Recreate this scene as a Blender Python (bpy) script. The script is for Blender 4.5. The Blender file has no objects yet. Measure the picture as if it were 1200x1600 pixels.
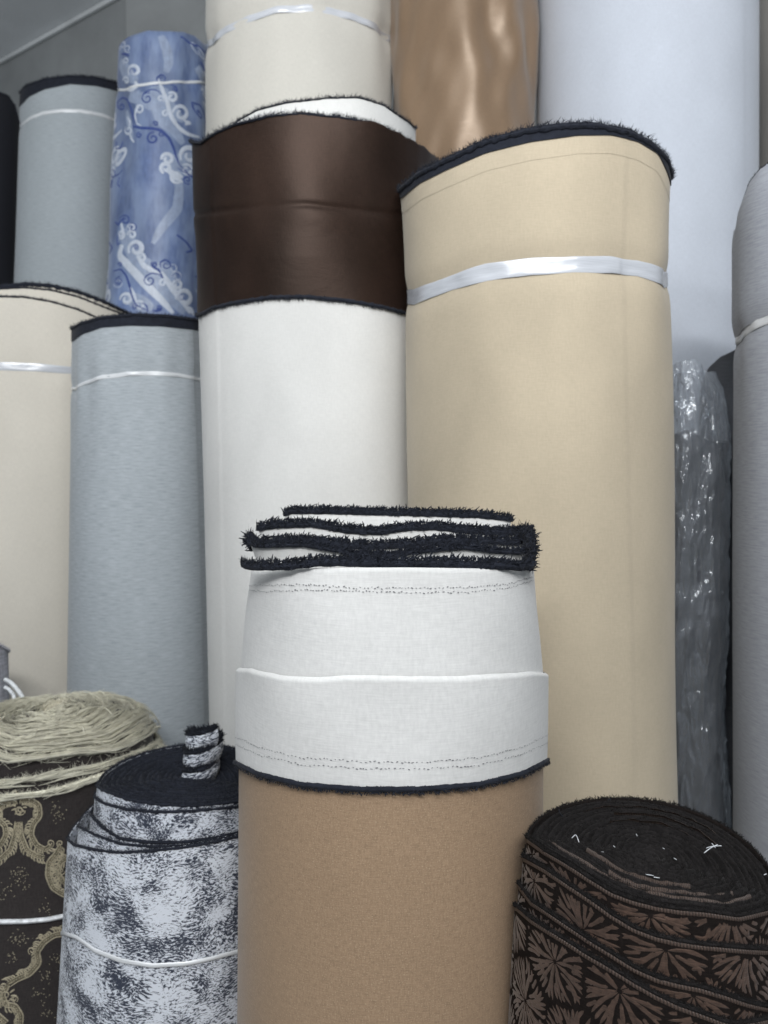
import bpy, math, random
import numpy as np
from mathutils import Vector

random.seed(7)
rng = np.random.default_rng(7)
scene = bpy.context.scene
PI = math.pi

# ------------------------------------------------------------------ camera
F = 1200.0                      # focal length in photo pixels (1200 x 1600 photo)
PITCH = math.radians(-3.0)
CAMZ = 1.48
cd = bpy.data.cameras.new("camera")
cam = bpy.data.objects.new("camera", cd)
scene.collection.objects.link(cam)
cam.location = (0, 0, CAMZ)
cam.rotation_euler = (PI / 2 + PITCH, 0, 0)
cd.sensor_fit = 'VERTICAL'
cd.sensor_height = 36.0
cd.sensor_width = 27.0
cd.lens = 36.0 * F / 1600.0
cd.clip_start = 0.02
cd.clip_end = 60
cd.dof.use_dof = True
cd.dof.focus_distance = 0.60
cd.dof.aperture_fstop = 9.0
scene.camera = cam
scene.render.resolution_x, scene.render.resolution_y = 768, 1024

# ------------------------------------------------------------------ light
scene.view_settings.view_transform = 'Standard'
scene.view_settings.look = 'None'
scene.view_settings.exposure = 0.0
scene.view_settings.gamma = 1.0
world = bpy.data.worlds.new("World")
scene.world = world
world.use_nodes = True
world.node_tree.nodes["Background"].inputs[0].default_value = (0.80, 0.90, 1.0, 1)
world.node_tree.nodes["Background"].inputs[1].default_value = 0.24


def lamp(name, loc, target, sx, sy, power, col):
    ld = bpy.data.lights.new(name, 'AREA')
    ld.shape = 'RECTANGLE'
    ld.size, ld.size_y = sx, sy
    ld.energy = power
    ld.color = col
    o = bpy.data.objects.new(name, ld)
    scene.collection.objects.link(o)
    o.location = loc
    o.rotation_euler = (Vector(target) - Vector(loc)).to_track_quat('-Z', 'Y').to_euler()
    return o


lamp("ceiling_tube_lamp", (-0.15, -0.85, 2.60), (0.05, 1.0, 1.30), 1.25, 0.16, 23.5, (0.98, 0.99, 1.0))
lamp("ceiling_tube_lamp", (0.55, -1.6, 2.78), (0.1, 1.0, 1.2), 1.25, 0.16, 17.5, (0.98, 0.99, 1.0))
lamp("ceiling_fill_light", (-0.25, -0.90, 2.05), (-0.35, -0.10, 4), 1.25, 0.10, 46, (0.98, 0.99, 1.0))  # added fill aimed upward to brighten the ceiling, no real fixture

# ------------------------------------------------------------------ geometry helpers
CP, SP = math.cos(PITCH), math.sin(PITCH)


def ray(px, py):
    a, b = (px - 600) / F, (800 - py) / F
    return np.array([a, CP - b * SP, SP + b * CP])


def at(px, py, Y):
    d = ray(px, py)
    return np.array([d[0] * Y / d[1], Y, CAMZ + d[2] * Y / d[1]])


def proj(P):
    P = np.asarray(P, float)
    x, y, z = P[..., 0], P[..., 1], P[..., 2] - CAMZ
    f = y * CP + z * SP
    u = -y * SP + z * CP
    return 600 + F * x / f, 800 - F * u / f


class MB:
    def __init__(s):
        s.v, s.f, s.uv, s.n = [], [], [], 0

    def add(s, V, faces, UV=None):
        V = np.asarray(V, float).reshape(-1, 3)
        if UV is None:
            UV = np.zeros((len(V), 2))
        s.v.append(V)
        s.uv.append(np.asarray(UV, float).reshape(-1, 2))
        s.f.append((np.asarray(faces, int) + s.n))
        s.n += len(V)

    def grid(s, V, UV=None, flip=False):
        nr, nc = V.shape[:2]
        i = np.arange(nr * nc).reshape(nr, nc)
        q = np.stack([i[:-1, :-1], i[:-1, 1:], i[1:, 1:], i[1:, :-1]], -1).reshape(-1, 4)
        if flip:
            q = q[:, ::-1]
        s.add(V, q, UV)

    def tris(s, T):
        T = np.asarray(T, float).reshape(-1, 3)
        s.add(T, np.arange(len(T)).reshape(-1, 3))

    def build(s, name, mat, parent=None, smooth=True, kind=None):
        me = bpy.data.meshes.new(name)
        V = np.concatenate(s.v)
        UV = np.concatenate(s.uv)
        lens = np.concatenate([np.full(len(f), f.shape[1]) for f in s.f])
        idx = np.concatenate([f.reshape(-1) for f in s.f])
        me.vertices.add(len(V))
        me.vertices.foreach_set("co", V.reshape(-1).astype(np.float32))
        me.loops.add(len(idx))
        me.loops.foreach_set("vertex_index", idx.astype(np.int32))
        me.polygons.add(len(lens))
        st = np.concatenate([[0], np.cumsum(lens)[:-1]])
        me.polygons.foreach_set("loop_start", st.astype(np.int32))
        me.polygons.foreach_set("loop_total", lens.astype(np.int32))
        me.update(calc_edges=True)
        uvl = me.uv_layers.new(name="UVMap")
        uvl.data.foreach_set("uv", UV[idx].reshape(-1).astype(np.float32))
        me.polygons.foreach_set("use_smooth", np.full(len(lens), smooth))
        me.validate()
        me.materials.append(mat)
        o = bpy.data.objects.new(name, me)
        scene.collection.objects.link(o)
        if parent is not None:
            o.parent = parent
            w = parent
            off = Vector((0, 0, 0))
            while w is not None:
                off += w.location
                w = w.parent
            if off.length > 0:
                me.transform(__import__('mathutils').Matrix.Translation(-off))
        if kind:
            o["kind"] = kind
        return o


class Wave:
    """smooth pseudo noise on (theta, z): sum of sines, periodic in theta"""
    def __init__(s, amp, kth, kz, n=10, seed=0):
        r = np.random.default_rng(seed)
        s.t = [(amp / math.sqrt(n) * r.uniform(.5, 1.5), int(r.integers(0, kth + 1)), r.uniform(-kz, kz), r.uniform(0, 6.28)) for _ in range(n)]

    def __call__(s, th, z):
        o = 0
        for a, k, m, p in s.t:
            o = o + a * np.sin(k * th + m * z + p)
        return o


def noise1(x, freq, seed, octaves=3):
    r = np.random.default_rng(seed)
    o = np.zeros_like(np.asarray(x, float))
    a = 1.0
    for k in range(octaves):
        for _ in range(3):
            o = o + a * .5 * np.sin(x * freq * r.uniform(.6, 1.4) * 2 * PI + r.uniform(0, 6.28))
        freq *= 2.1
        a *= .55
    return o


ROLLS = []
GROUP = "fabric rolls standing upright in the shop"


class Roll:
    """upright roll: silhouettes at two heights give axis and radius; th=0 faces the camera side, th>0 to the right"""
    def __init__(s, label, top, bot, Yt, Yb=None, e=1.0, wr=None, seed=0, cat="fabric roll", name="fabric_roll"):
        Yb = Yt if Yb is None else Yb
        L = []
        for (xl, xr, y), Y in ((top, Yt), (bot, Yb)):
            dl, dr_ = ray(xl, y), ray(xr, y)
            al, ar = math.atan2(dl[0], dl[1]), math.atan2(dr_[0], dr_[1])
            ac, ha = (al + ar) / 2, (ar - al) / 2
            cx = Y * math.tan(ac)
            rho = math.hypot(cx, Y)
            R = rho * math.sin(ha)
            z = at(600 + F * math.tan(ac), y, Y)[2]
            L.append((z, cx, Y, R))
        s.a, s.b = L
        s.e = e
        s.facing = math.atan2(s.a[1], s.a[2])
        s.wr = wr or (lambda th, z: 0 * th)
        s.extra = []
        c = s.C(0.0)
        s.root = bpy.data.objects.new(name, None)
        scene.collection.objects.link(s.root)
        s.root.location = (float(c[0]), float(c[1]), 0)
        s.root.empty_display_size = .1
        s.root["label"] = label
        s.root["category"] = cat
        s.root["group"] = GROUP
        s.R0 = s.a[3]
        ROLLS.append(s)

    def lerp(s, z, i):
        t = (np.asarray(z, float) - s.a[0]) / (s.b[0] - s.a[0])
        if i == 3:
            t = np.clip(t, -.6, 1.6)
        else:
            t = np.clip(t, -2, 2.2)
        return s.a[i] + t * (s.b[i] - s.a[i])

    def C(s, z):
        return s.lerp(z, 1), s.lerp(z, 2)

    def P(s, th, z, dr=0.0, raw=False):
        th, z = np.broadcast_arrays(np.asarray(th, float), np.asarray(z, float))
        cx, cy = s.C(z)
        R = s.lerp(z, 3) + dr
        if not raw:
            R = R + s.wr(th, z)
            for g in s.extra:
                R = R + g(th, z)
        a = th + 0
        # rotate so th=0 looks back at the camera
        sx, sy = np.sin(a), -np.cos(a)
        cf, sf = math.cos(s.facing), math.sin(s.facing)
        lx, ly = R * sx, s.e * R * sy
        x = cx + lx * cf + ly * sf
        y = cy - lx * sf + ly * cf
        return np.stack([x, y, z], -1)

    def zc(s, pts, dr=0.0, back=None):
        """heights of an edge seen through image points pts; back=(px,py) gives the far side"""
        pts = sorted(pts)
        xs = [p[0] for p in pts]
        ys = [p[1] for p in pts]
        th = np.linspace(-PI / 2, PI / 2, 121)
        z = np.full_like(th, at(xs[0], np.mean(ys), s.a[2])[2])
        for _ in range(8):
            P = s.P(th, z, dr, raw=True)
            px, _py = proj(P)
            ty = np.interp(px, xs, ys)
            b = (800 - ty) / F
            # solve for z with this y
            k = (SP + b * CP) / (CP - b * SP)
            z = CAMZ + k * P[..., 1]
        zl, zr = z[0], z[-1]
        if back is not None:
            Pb = s.P(PI, z.mean(), dr, raw=True)
            zb = at(back[0], back[1], Pb[1])[2]
        else:
            zb = (zl + zr) / 2
        n = 40
        tb = np.linspace(PI / 2, PI, n)[1:]
        w = np.sin((tb - PI / 2))  # 0..1
        zbR = zr + (zb - zr) * w
        zbL = zl + (zb - zl) * w
        TH = np.concatenate([-tb[::-1], th, tb])
        Z = np.concatenate([zbL[::-1], z, zbR])
        return lambda t: np.interp(np.mod(np.asarray(t) + PI, 2 * PI) - PI, TH, Z)

    def uv(s, px, py, dr=0.0):
        """image point -> (th, z) on the front of the roll"""
        d = ray(px, py)
        z = at(px, py, s.a[2] - s.R0)[2]
        for _ in range(8):
            cx, cy = s.C(z)
            R = float(s.lerp(z, 3)) + dr
            cf, sf = math.cos(s.facing), math.sin(s.facing)
            # local frame
            ox, oy = -cx, -cy
            lox, loy = ox * cf - oy * sf, (ox * sf + oy * cf) / s.e
            ldx, ldy = d[0] * cf - d[1] * sf, (d[0] * sf + d[1] * cf) / s.e
            A = ldx ** 2 + ldy ** 2
            B = lox * ldx + loy * ldy
            Cc = lox ** 2 + loy ** 2 - R * R
            D = B * B - A * Cc
            t = (-B - math.sqrt(max(D, 0))) / A
            z = CAMZ + d[2] * t
        hx, hy = lox + ldx * t, loy + ldy * t
        return math.atan2(hx, -hy), float(z)

    def sheet(s, name, mat, zlo, zhi, dr=0.0, nth=180, nz=40, lip=0.0, parent=None, thr=None, drf=None, power=1.6, lipdown=.03, raw=False, edge_noise=0.0, seed=0):
        """a wrapped layer of cloth from zlo(th) to zhi(th); lip>0 adds its thickness at the top"""
        t0, t1 = thr or (-PI, PI)
        th = np.linspace(t0, t1, nth)
        tt = 1 - (1 - np.linspace(0, 1, nz)) ** power
        zl = zlo(th) if callable(zlo) else np.full(nth, zlo)
        zh = zhi(th) if callable(zhi) else np.full(nth, zhi)
        if edge_noise:
            zh = zh + edge_noise * noise1(th, 3.0, seed)
        TH = np.repeat(th[None], nz, 0)
        Z = zl[None] + tt[:, None] * (zh - zl)[None]
        DR = np.full_like(Z, dr)
        if drf is not None:
            DR = DR + drf(TH, Z, tt[:, None])
        V = s.P(TH, Z, DR, raw)
        UV = np.stack([TH * s.R0, Z], -1)
        if lip > 0:
            Vt = [V]
            for (a, b) in ((.35, .0009), (.75, .0005), (1., -.001), (1., -lipdown)):
                Vt.append(s.P(th, zh + b, DR[-1] - lip * a, raw)[None])
                UV = np.concatenate([UV, np.stack([th * s.R0, zh + b], -1)[None]])
            V = np.concatenate(Vt)
        m = MB()
        m.grid(V, UV)
        return m.build(name, mat, parent or s.root)

    def ring_frame(s, zf, dr=0.0, n=600, thr=None):
        t0, t1 = thr or (-PI, PI)
        th = np.linspace(t0, t1, n)
        z = zf(th)
        P = s.P(th, z, dr)
        N = s.P(th, z, dr + .01) - P
        N /= np.linalg.norm(N, axis=-1, keepdims=True)
        return P, N

    def band(s, name, mat, zf, h, dr=.0015, crumple=.0008, seed=0, thr=None, taper=None, prof=.6):
        n = 420
        t0, t1 = thr or (-PI, PI)
        th = np.linspace(t0, t1, n)
        z = zf(th)
        hh = h * (1 + .05 * noise1(th, .9, seed)) * (taper(th) if taper else 1)
        rows = []
        uvr = []
        for k, (a, o) in enumerate(((-.5, -.0006), (-.42, .0006), (-.2, .001), (0, .0012), (.2, .001), (.42, .0006), (.5, -.0006))):
            zz = z + hh * a
            c = crumple * noise1(th * 1.0, 1.6, seed + 11, 2) * (1 - abs(a))
            rows.append(s.P(th, zz, dr + o * prof + c))
            uvr.append(np.stack([th * s.R0, zz], -1))
        m = MB()
        m.grid(np.stack(rows), np.stack(uvr))
        return m.build(name, mat, s.root)

    def rolled_end(s, mat, zf, dr=0.0, pitch=.006, amp=.003, dish=0.0, hairs=0, hl=.004, nth=150, nr=70, seed=0, name="rolled_end", rough=.002, cx=0.0):
        """the wound edges seen from above: a spiral of ridges"""
        th = np.linspace(-PI, PI, nth)
        fr = np.linspace(0.02, 1.0, nr)
        TH, FR = np.meshgrid(th, fr)
        zr = zf(th)
        zc_ = zr.mean()
        Rm = s.R0 + dr
        ph = FR * Rm / pitch * 2 * PI + TH + 1.2 * noise1(TH, .3, seed + 3, 2) * FR
        Z = zc_ + (zr[None] - zc_) * FR + amp * np.abs(np.sin(ph / 2)) - amp
        Z = Z + rough * noise1(TH + FR * 9, .9, seed + 5) * np.sin(FR * PI) - dish * (1 - FR ** 2)
        cxx, cyy = s.C(zc_)
        V = s.P(TH, np.repeat(zr[None], nr, 0), dr - .0015)
        ctr = np.stack([np.full_like(Z, cxx + cx), np.full_like(Z, cyy), Z], -1)
        V = ctr + (V - ctr) * FR[..., None]
        V[..., 2] = Z
        m = MB()
        m.grid(V, np.stack([TH * s.R0, FR * Rm], -1), flip=True)
        o = m.build(name, mat, s.root)
        if hairs:
            h = MB()
            n = hairs
            f = np.sqrt(rng.uniform(.02, 1, n))
            t = rng.uniform(-PI, PI, n)
            i = np.clip((f * (nr - 1)).astype(int), 0, nr - 1)
            j = np.clip(((t + PI) / (2 * PI) * (nth - 1)).astype(int), 0, nth - 1)
            b = V[i, j] + rng.normal(0, .0015, (n, 3)) * [1, 1, .2]
            d = rng.normal(0, 1, (n, 3))
            d[:, 2] = np.abs(d[:, 2]) * .9 + .2
            d /= np.linalg.norm(d, axis=1, keepdims=True)
            side = np.cross(d, rng.normal(0, 1, (n, 3)))
            side /= np.linalg.norm(side, axis=1, keepdims=True) + 1e-9
            L = hl * rng.uniform(.3, 1.2, (n, 1))
            h.tris(np.stack([b - side * .00025, b + side * .00025, b + d * L], 1))
            h.build("lint", mat, o, smooth=False, kind="stuff")
        return o

    def shell(s, mat, zhi, **k):
        return s.sheet("fabric_body", mat, 0.0, zhi, **k)


def fringe(name, mat, P, N, parent, h=.008, w=.003, per_m=9000, hl=.005, up=(0, 0, 1), out=.5, seed=0, wob=.0006, hw=.0003, down=0.15, tube=True, cl=.35, jag=.35, tw=0.0, hvar=.16):
    """a frayed selvedge: a lumpy flat cord along P plus fine hairs"""
    r = np.random.default_rng(seed + 100)
    n = len(P)
    U = np.array(up, float)[None].repeat(n, 0)
    T = np.gradient(P, axis=0)
    Ln = np.linalg.norm(T, axis=1)
    arc = np.concatenate([[0], np.cumsum(np.linalg.norm(np.diff(P, axis=0), axis=1))])
    T /= Ln[:, None] + 1e-12
    m = MB()
    hh = h * (1 + hvar * noise1(arc, 60, seed, 3))
    if tube:
        rows = []
        for k in range(9):
            a = 2 * PI * k / 8
            wv = wob * noise1(arc, 110, seed + 7 + (k % 8), 3) * .5
            rows.append(P + U * (hh * (.40 * math.sin(a) - .10))[:, None] + N * (w * .5 * math.cos(a) + wv)[:, None])
        V = np.stack(rows)
        m.grid(V, np.stack([np.repeat(arc[None], 9, 0), np.repeat(np.linspace(0, h, 9)[:, None], n, 1)], -1))
    k = int(per_m * arc[-1])
    x = r.uniform(0, arc[-1], k)
    g = lambda A: np.stack([np.interp(x, arc, A[:, i]) for i in range(3)], -1)
    p, t, nn = g(P), g(T), g(N)
    hx = np.interp(x, arc, hh)
    a = r.uniform(-.5, .5, k)
    base = p + np.array(up)[None] * (a * hx)[:, None] + nn * (r.uniform(-.5, .5, k) * w)[:, None]
    clump = noise1(x, 260, seed + 31, 2)
    d = np.array(up)[None] * (r.uniform(-down, 1, k) + .15)[:, None] + nn * (r.uniform(-.3, 1, k) * out)[:, None] + t * (r.normal(0, .45, k) + cl * clump)[:, None]
    d /= np.linalg.norm(d, axis=1, keepdims=True)
    side = np.cross(d, nn + r.normal(0, .3, (k, 3)))
    side /= np.linalg.norm(side, axis=1, keepdims=True) + 1e-9
    L = (hl * r.uniform(.35, 1.15, k) * np.clip(1 + jag * clump, .25, 2.2))[:, None]
    bend = t * (r.normal(0, .3, k))[:, None] * L
    tip = base + d * L + bend
    if tw > 0:
        mid_ = base + d * L * .55 + bend * .35
        q = np.stack([base - side * hw, base + side * hw, mid_ + side * hw * .9, mid_ - side * hw * .9], 1).reshape(-1, 3)
        m.add(q, np.arange(len(q)).reshape(-1, 4))
        q = np.stack([mid_ - side * hw * .9, mid_ + side * hw * .9, tip + side * hw * tw, tip - side * hw * tw], 1).reshape(-1, 3)
        m.add(q, np.arange(len(q)).reshape(-1, 4))
    else:
        m.tris(np.stack([base - side * hw, base + side * hw, tip], 1))
    return m.build(name, mat, parent, smooth=True, kind="stuff")


def tube(name, mat, pts, rad, parent, n=8, sub=40):
    pts = np.asarray(pts, float)
    t = np.linspace(0, len(pts) - 1, sub)
    P = np.stack([np.interp(t, np.arange(len(pts)), pts[:, i]) for i in range(3)], -1)
    for _ in range(3):
        P[1:-1] = (P[:-2] + 2 * P[1:-1] + P[2:]) / 4
    T = np.gradient(P, axis=0)
    T /= np.linalg.norm(T, axis=1, keepdims=True)
    A = np.cross(T, [0.3, .2, 1.0])
    A /= np.linalg.norm(A, axis=1, keepdims=True)
    B = np.cross(T, A)
    a = np.linspace(0, 2 * PI, n + 1)
    V = P[None] + rad * (np.cos(a)[:, None, None] * A[None] + np.sin(a)[:, None, None] * B[None])
    m = MB()
    m.grid(V)
    return m.build(name, mat, parent)


# ------------------------------------------------------------------ materials
def mat_base(name):
    m = bpy.data.materials.new(name)
    m.use_nodes = True
    nt = m.node_tree
    return m, nt, nt.nodes["Principled BSDF"]


def N(nt, t, **k):
    n = nt.nodes.new(t)
    for a, b in k.items():
        setattr(n, a, b)
    return n


def mathn(nt, op, a, b=None, c=None):
    n = N(nt, 'ShaderNodeMath', operation=op)
    for i, v in enumerate((a, b, c)):
        if v is None:
            continue
        if isinstance(v, (int, float)):
            n.inputs[i].default_value = v
        else:
            nt.links.new(v, n.inputs[i])
    return n.outputs[0]


def uvmap(nt, scale=(1, 1, 1), rot=0.0):
    tc = N(nt, 'ShaderNodeTexCoord')
    mp = N(nt, 'ShaderNodeMapping')
    mp.inputs['Scale'].default_value = scale
    mp.inputs['Rotation'].default_value = (0, 0, rot)
    nt.links.new(tc.outputs['UV'], mp.inputs['Vector'])
    return mp.outputs[0]


def noise(nt, vec, scale=1.0, detail=2.0, rough=.5, dist=0.0):
    n = N(nt, 'ShaderNodeTexNoise')
    n.inputs['Scale'].default_value = scale
    n.inputs['Detail'].default_value = detail
    n.inputs['Roughness'].default_value = rough
    n.inputs['Distortion'].default_value = dist
    nt.links.new(vec, n.inputs['Vector'])
    return n.outputs[0]


def ramp(nt, fac, stops):
    n = N(nt, 'ShaderNodeValToRGB')
    el = n.color_ramp.elements
    el[0].position, el[0].color = stops[0][0], (*stops[0][1], 1)
    el[1].position, el[1].color = stops[-1][0], (*stops[-1][1], 1)
    for p, c in stops[1:-1]:
        e = el.new(p)
        e.color = (*c, 1)
    nt.links.new(fac, n.inputs[0])
    return n.outputs[0]


def mix(nt, fac, a, b):
    n = N(nt, 'ShaderNodeMix', data_type='RGBA')
    for i, v in ((0, fac), (6, a), (7, b)):
        if isinstance(v, (int, float)):
            n.inputs[i].default_value = v
        elif isinstance(v, tuple):
            n.inputs[i].default_value = (*v, 1)
        else:
            nt.links.new(v, n.inputs[i])
    return n.outputs[2]


def lin(r, g, b):
    f = lambda c: ((c / 255 + .055) / 1.055) ** 2.4 if c / 255 > .04045 else c / 255 / 12.92
    return (f(r), f(g), f(b))


def cloth(name, col, rough=.85, grain=.06, weave=.25, melange=None, sheen=.15, spec=.25, thread=(600, 900), blotch=.05, speck=None, metal=0.0, mscale=(55, 620), tint=None):
    m, nt, p = mat_base(name)
    L = nt.links
    g = mathn(nt, 'MULTIPLY_ADD', mathn(nt, 'ADD', noise(nt, uvmap(nt, (thread[0] * .16, thread[1] * .85, 1)), 1.0, 2, .6), noise(nt, uvmap(nt, (thread[0] * .85, thread[1] * .14, 1)), 1.0, 2, .6)), .72, -.22)
    big = noise(nt, uvmap(nt, (9, 5, 1)), 1.0, 3, .5)
    dark = tuple(c * (1 - grain * 2.2) for c in col)
    lite = tuple(min(1, c * (1 + grain * 1.6)) for c in col)
    c = ramp(nt, g, [(.25, dark), (.75, lite)])
    if melange:
        st = noise(nt, uvmap(nt, (mscale[0], mscale[1], 1)), 1.0, 3, .65)
        c = mix(nt, ramp(nt, st, [(.34, (0, 0, 0)), (.64, (1, 1, 1))]), c, melange)
    if speck:
        s = noise(nt, uvmap(nt, (900, 900, 1)), 1.0, 1, .5)
        c = mix(nt, ramp(nt, s, [(.60, (0, 0, 0)), (.72, (1, 1, 1))]), c, speck)
    bl = ramp(nt, big, [(.3, (1 - blotch * 1.6,) * 3), (.7, (1, 1, 1))])
    mu = N(nt, 'ShaderNodeMix', data_type='RGBA', blend_type='MULTIPLY')
    mu.inputs[0].default_value = 1.0
    L.new(c, mu.inputs[6])
    L.new(bl, mu.inputs[7])
    L.new(mu.outputs[2], p.inputs['Base Color'])
    p.inputs['Roughness'].default_value = rough
    p.inputs['Metallic'].default_value = metal
    p.inputs['Specular IOR Level'].default_value = spec
    p.inputs['Sheen Weight'].default_value = sheen
    p.inputs['Sheen Roughness'].default_value = .5
    if tint:
        p.inputs['Specular Tint'].default_value = (*tint, 1)
    # woven relief plus soft handling creases
    cre = noise(nt, uvmap(nt, (14, 22, 1), .35), 1.0, 4, .55, .8)
    b1 = N(nt, 'ShaderNodeBump')
    b1.inputs['Strength'].default_value = .10
    b1.inputs['Distance'].default_value = .006
    L.new(cre, b1.inputs['Height'])
    b2 = N(nt, 'ShaderNodeBump')
    b2.inputs['Strength'].default_value = weave
    b2.inputs['Distance'].default_value = .0006
    L.new(g, b2.inputs['Height'])
    L.new(b1.outputs[0], b2.inputs['Normal'])
    L.new(b2.outputs[0], p.inputs['Normal'])
    return m


def plain(name, col, rough=.8, spec=.3, sheen=0.0, metal=0.0, alpha=None):
    m, nt, p = mat_base(name)
    tc = N(nt, 'ShaderNodeTexCoord')
    g = noise(nt, tc.outputs['Object'], 140.0, 3, .6)
    c = ramp(nt, g, [(.3, tuple(x * .75 for x in col)), (.7, tuple(min(1, x * 1.25) for x in col))])
    nt.links.new(c, p.inputs['Base Color'])
    p.inputs['Roughness'].default_value = rough
    p.inputs['Specular IOR Level'].default_value = spec
    p.inputs['Sheen Weight'].default_value = sheen
    p.inputs['Metallic'].default_value = metal
    return m


M = {}
M['white_front'] = cloth("white_backing_cloth", (.695, .69, .675), .85, .042, .2, thread=(420, 950), blotch=.06, spec=.15)
M['tan'] = cloth("tan_shimmer_cloth", (.335, .230, .147), .5, .10, .12, speck=(.46, .345, .23), sheen=.1, spec=.45, thread=(800, 1300), tint=(1, .88, .74))
M['beige'] = cloth("beige_cloth", (.53, .452, .335), .8, .03, .2, blotch=.10, spec=.15)
M['white'] = cloth("white_cloth", (.68, .675, .655), .85, .025, .2, blotch=.07, spec=.15)
M['brown'] = cloth("dark_brown_satin", (.028, .0165, .0125), .46, .14, .25, spec=.27, sheen=.0, blotch=.45, tint=(1.0, .74, .62))
M['cream'] = cloth("cream_cloth", (.66, .62, .545), .8, .03, .15)
M['cream_grey'] = cloth("greyed_cream_cloth", (.55, .53, .48), .8, .03, .15)
M['grey'] = cloth("heather_grey_cloth", (.32, .355, .38), .85, .05, .2, melange=(.44, .475, .505))
M['grey_far'] = cloth("pale_heather_grey_cloth", (.33, .365, .39), .85, .05, .2, melange=(.40, .44, .465))
M['grey_right'] = cloth("slate_grey_cloth", (.30, .315, .36), .85, .05, .25, melange=(.39, .41, .45))
M['satin'] = cloth("tan_satin", (.235, .155, .095), .34, .04, .1, spec=.8, sheen=.15, blotch=.12, metal=.1, tint=(1.0, .9, .78))
M['pale'] = cloth("pale_blue_white_cloth", (.54, .575, .64), .8, .03, .15, blotch=.06)
M['taupe'] = cloth("taupe_cloth", (.38, .36, .33), .8, .03, .15)
M['blue'] = cloth("blue_jacquard", (.125, .185, .37), .5, .12, .15, melange=(.25, .33, .52), spec=.5, thread=(900, 90), blotch=.3, mscale=(30, 9))
M['blue_halo'] = cloth("jacquard_halo_and_sheen", (.27, .33, .46), .45, .1, .15, spec=.5, thread=(500, 90))  # soft motif edges, with the satin's silver sheen put into the colour
M['blue_white'] = cloth("white_jacquard_and_highlight", (.52, .57, .66), .45, .08, .2, spec=.5, thread=(300, 300))
M['blue_navy'] = cloth("navy_jacquard_line", (.035, .065, .24), .5, .06, .2)
M['black'] = plain("black_fringe", (.015, .0175, .026), .9, .2, .05)
M['black_warm'] = plain("brownish_black_fringe", (.013, .0115, .0115), .9, .15, .03)
M['black_cloth'] = cloth("black_cloth", (.012, .013, .018), .85, .1, .2, sheen=.05)
M['brocade_base'] = cloth("dark_brocade_ground", (.012, .009, .008), .9, .2, .4, sheen=0.0, spec=.1)
M['brocade_leaf'] = cloth("brown_brocade_leaf", (.070, .043, .032), .36, .32, .5, thread=(300, 1800), spec=.6, tint=(1, .8, .68))
M['brocade_rib'] = None
M['damask_base'] = cloth("dark_damask_ground", (.034, .028, .027), .75, .2, .4)
M['damask_gold'] = cloth("pale_gold_damask_thread", (.38, .335, .235), .55, .2, .6, thread=(900, 350))
M['damask_mid'] = cloth("dull_gold_damask_thread", (.17, .148, .10), .6, .3, .6, thread=(900, 350))
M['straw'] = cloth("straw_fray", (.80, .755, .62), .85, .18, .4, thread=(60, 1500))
M['straw_dark'] = cloth("straw_fray_painted_shade", (.50, .465, .36), .85, .18, .4, thread=(60, 1500))  # darker copy of straw, shade between the layers put into its colour
M['lilac'] = cloth("lilac_grey_mesh", (.42, .42, .47), .7, .25, .6, thread=(250, 250))
M['stitch'] = plain("grey_stitch", (.19, .19, .20), .8)
M['lintw'] = plain("white_lint", (.6, .62, .65), .8)
M['cord'] = plain("white_cord", (.72, .74, .76), .45, .5)


def satin_band(name, col, rough):
    m, nt, p = mat_base(name)
    g = noise(nt, uvmap(nt, (30, 900, 1)), 1.0, 2, .5)
    c = ramp(nt, g, [(.3, tuple(x * .85 for x in col)), (.7, col)])
    nt.links.new(c, p.inputs['Base Color'])
    p.inputs['Roughness'].default_value = rough
    p.inputs['Specular IOR Level'].default_value = .8
    p.inputs['Coat Weight'].default_value = .4
    p.inputs['Coat Roughness'].default_value = .25
    b = N(nt, 'ShaderNodeBump')
    b.inputs['Strength'].default_value = .3
    b.inputs['Distance'].default_value = .003
    nt.links.new(noise(nt, uvmap(nt, (34, 60, 1)), 1.0, 2, .5), b.inputs['Height'])
    nt.links.new(b.outputs[0], p.inputs['Normal'])
    return m


M['band'] = satin_band("white_polythene_band", (.56, .58, .62), .22)
M['band_thin'] = satin_band("thin_white_polythene_band", (.72, .74, .76), .3)


def rib_mat():
    m, nt, p = mat_base("ribbed_brown_selvedge")
    tc = N(nt, 'ShaderNodeTexCoord')
    sp = N(nt, 'ShaderNodeSeparateXYZ')
    nt.links.new(tc.outputs['UV'], sp.inputs[0])
    s = mathn(nt, 'SINE', mathn(nt, 'MULTIPLY', sp.outputs[0], 2 * PI / .0021))
    f = mathn(nt, 'MULTIPLY_ADD', s, .5, .5)
    c = ramp(nt, f, [(.1, (.035, .024, .019)), (.6, (.085, .058, .046))])
    nt.links.new(c, p.inputs['Base Color'])
    p.inputs['Roughness'].default_value = .5
    b = N(nt, 'ShaderNodeBump')
    b.inputs['Strength'].default_value = .8
    b.inputs['Distance'].default_value = .0008
    nt.links.new(f, b.inputs['Height'])
    nt.links.new(b.outputs[0], p.inputs['Normal'])
    return m


M['brocade_rib'] = rib_mat()


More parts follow.
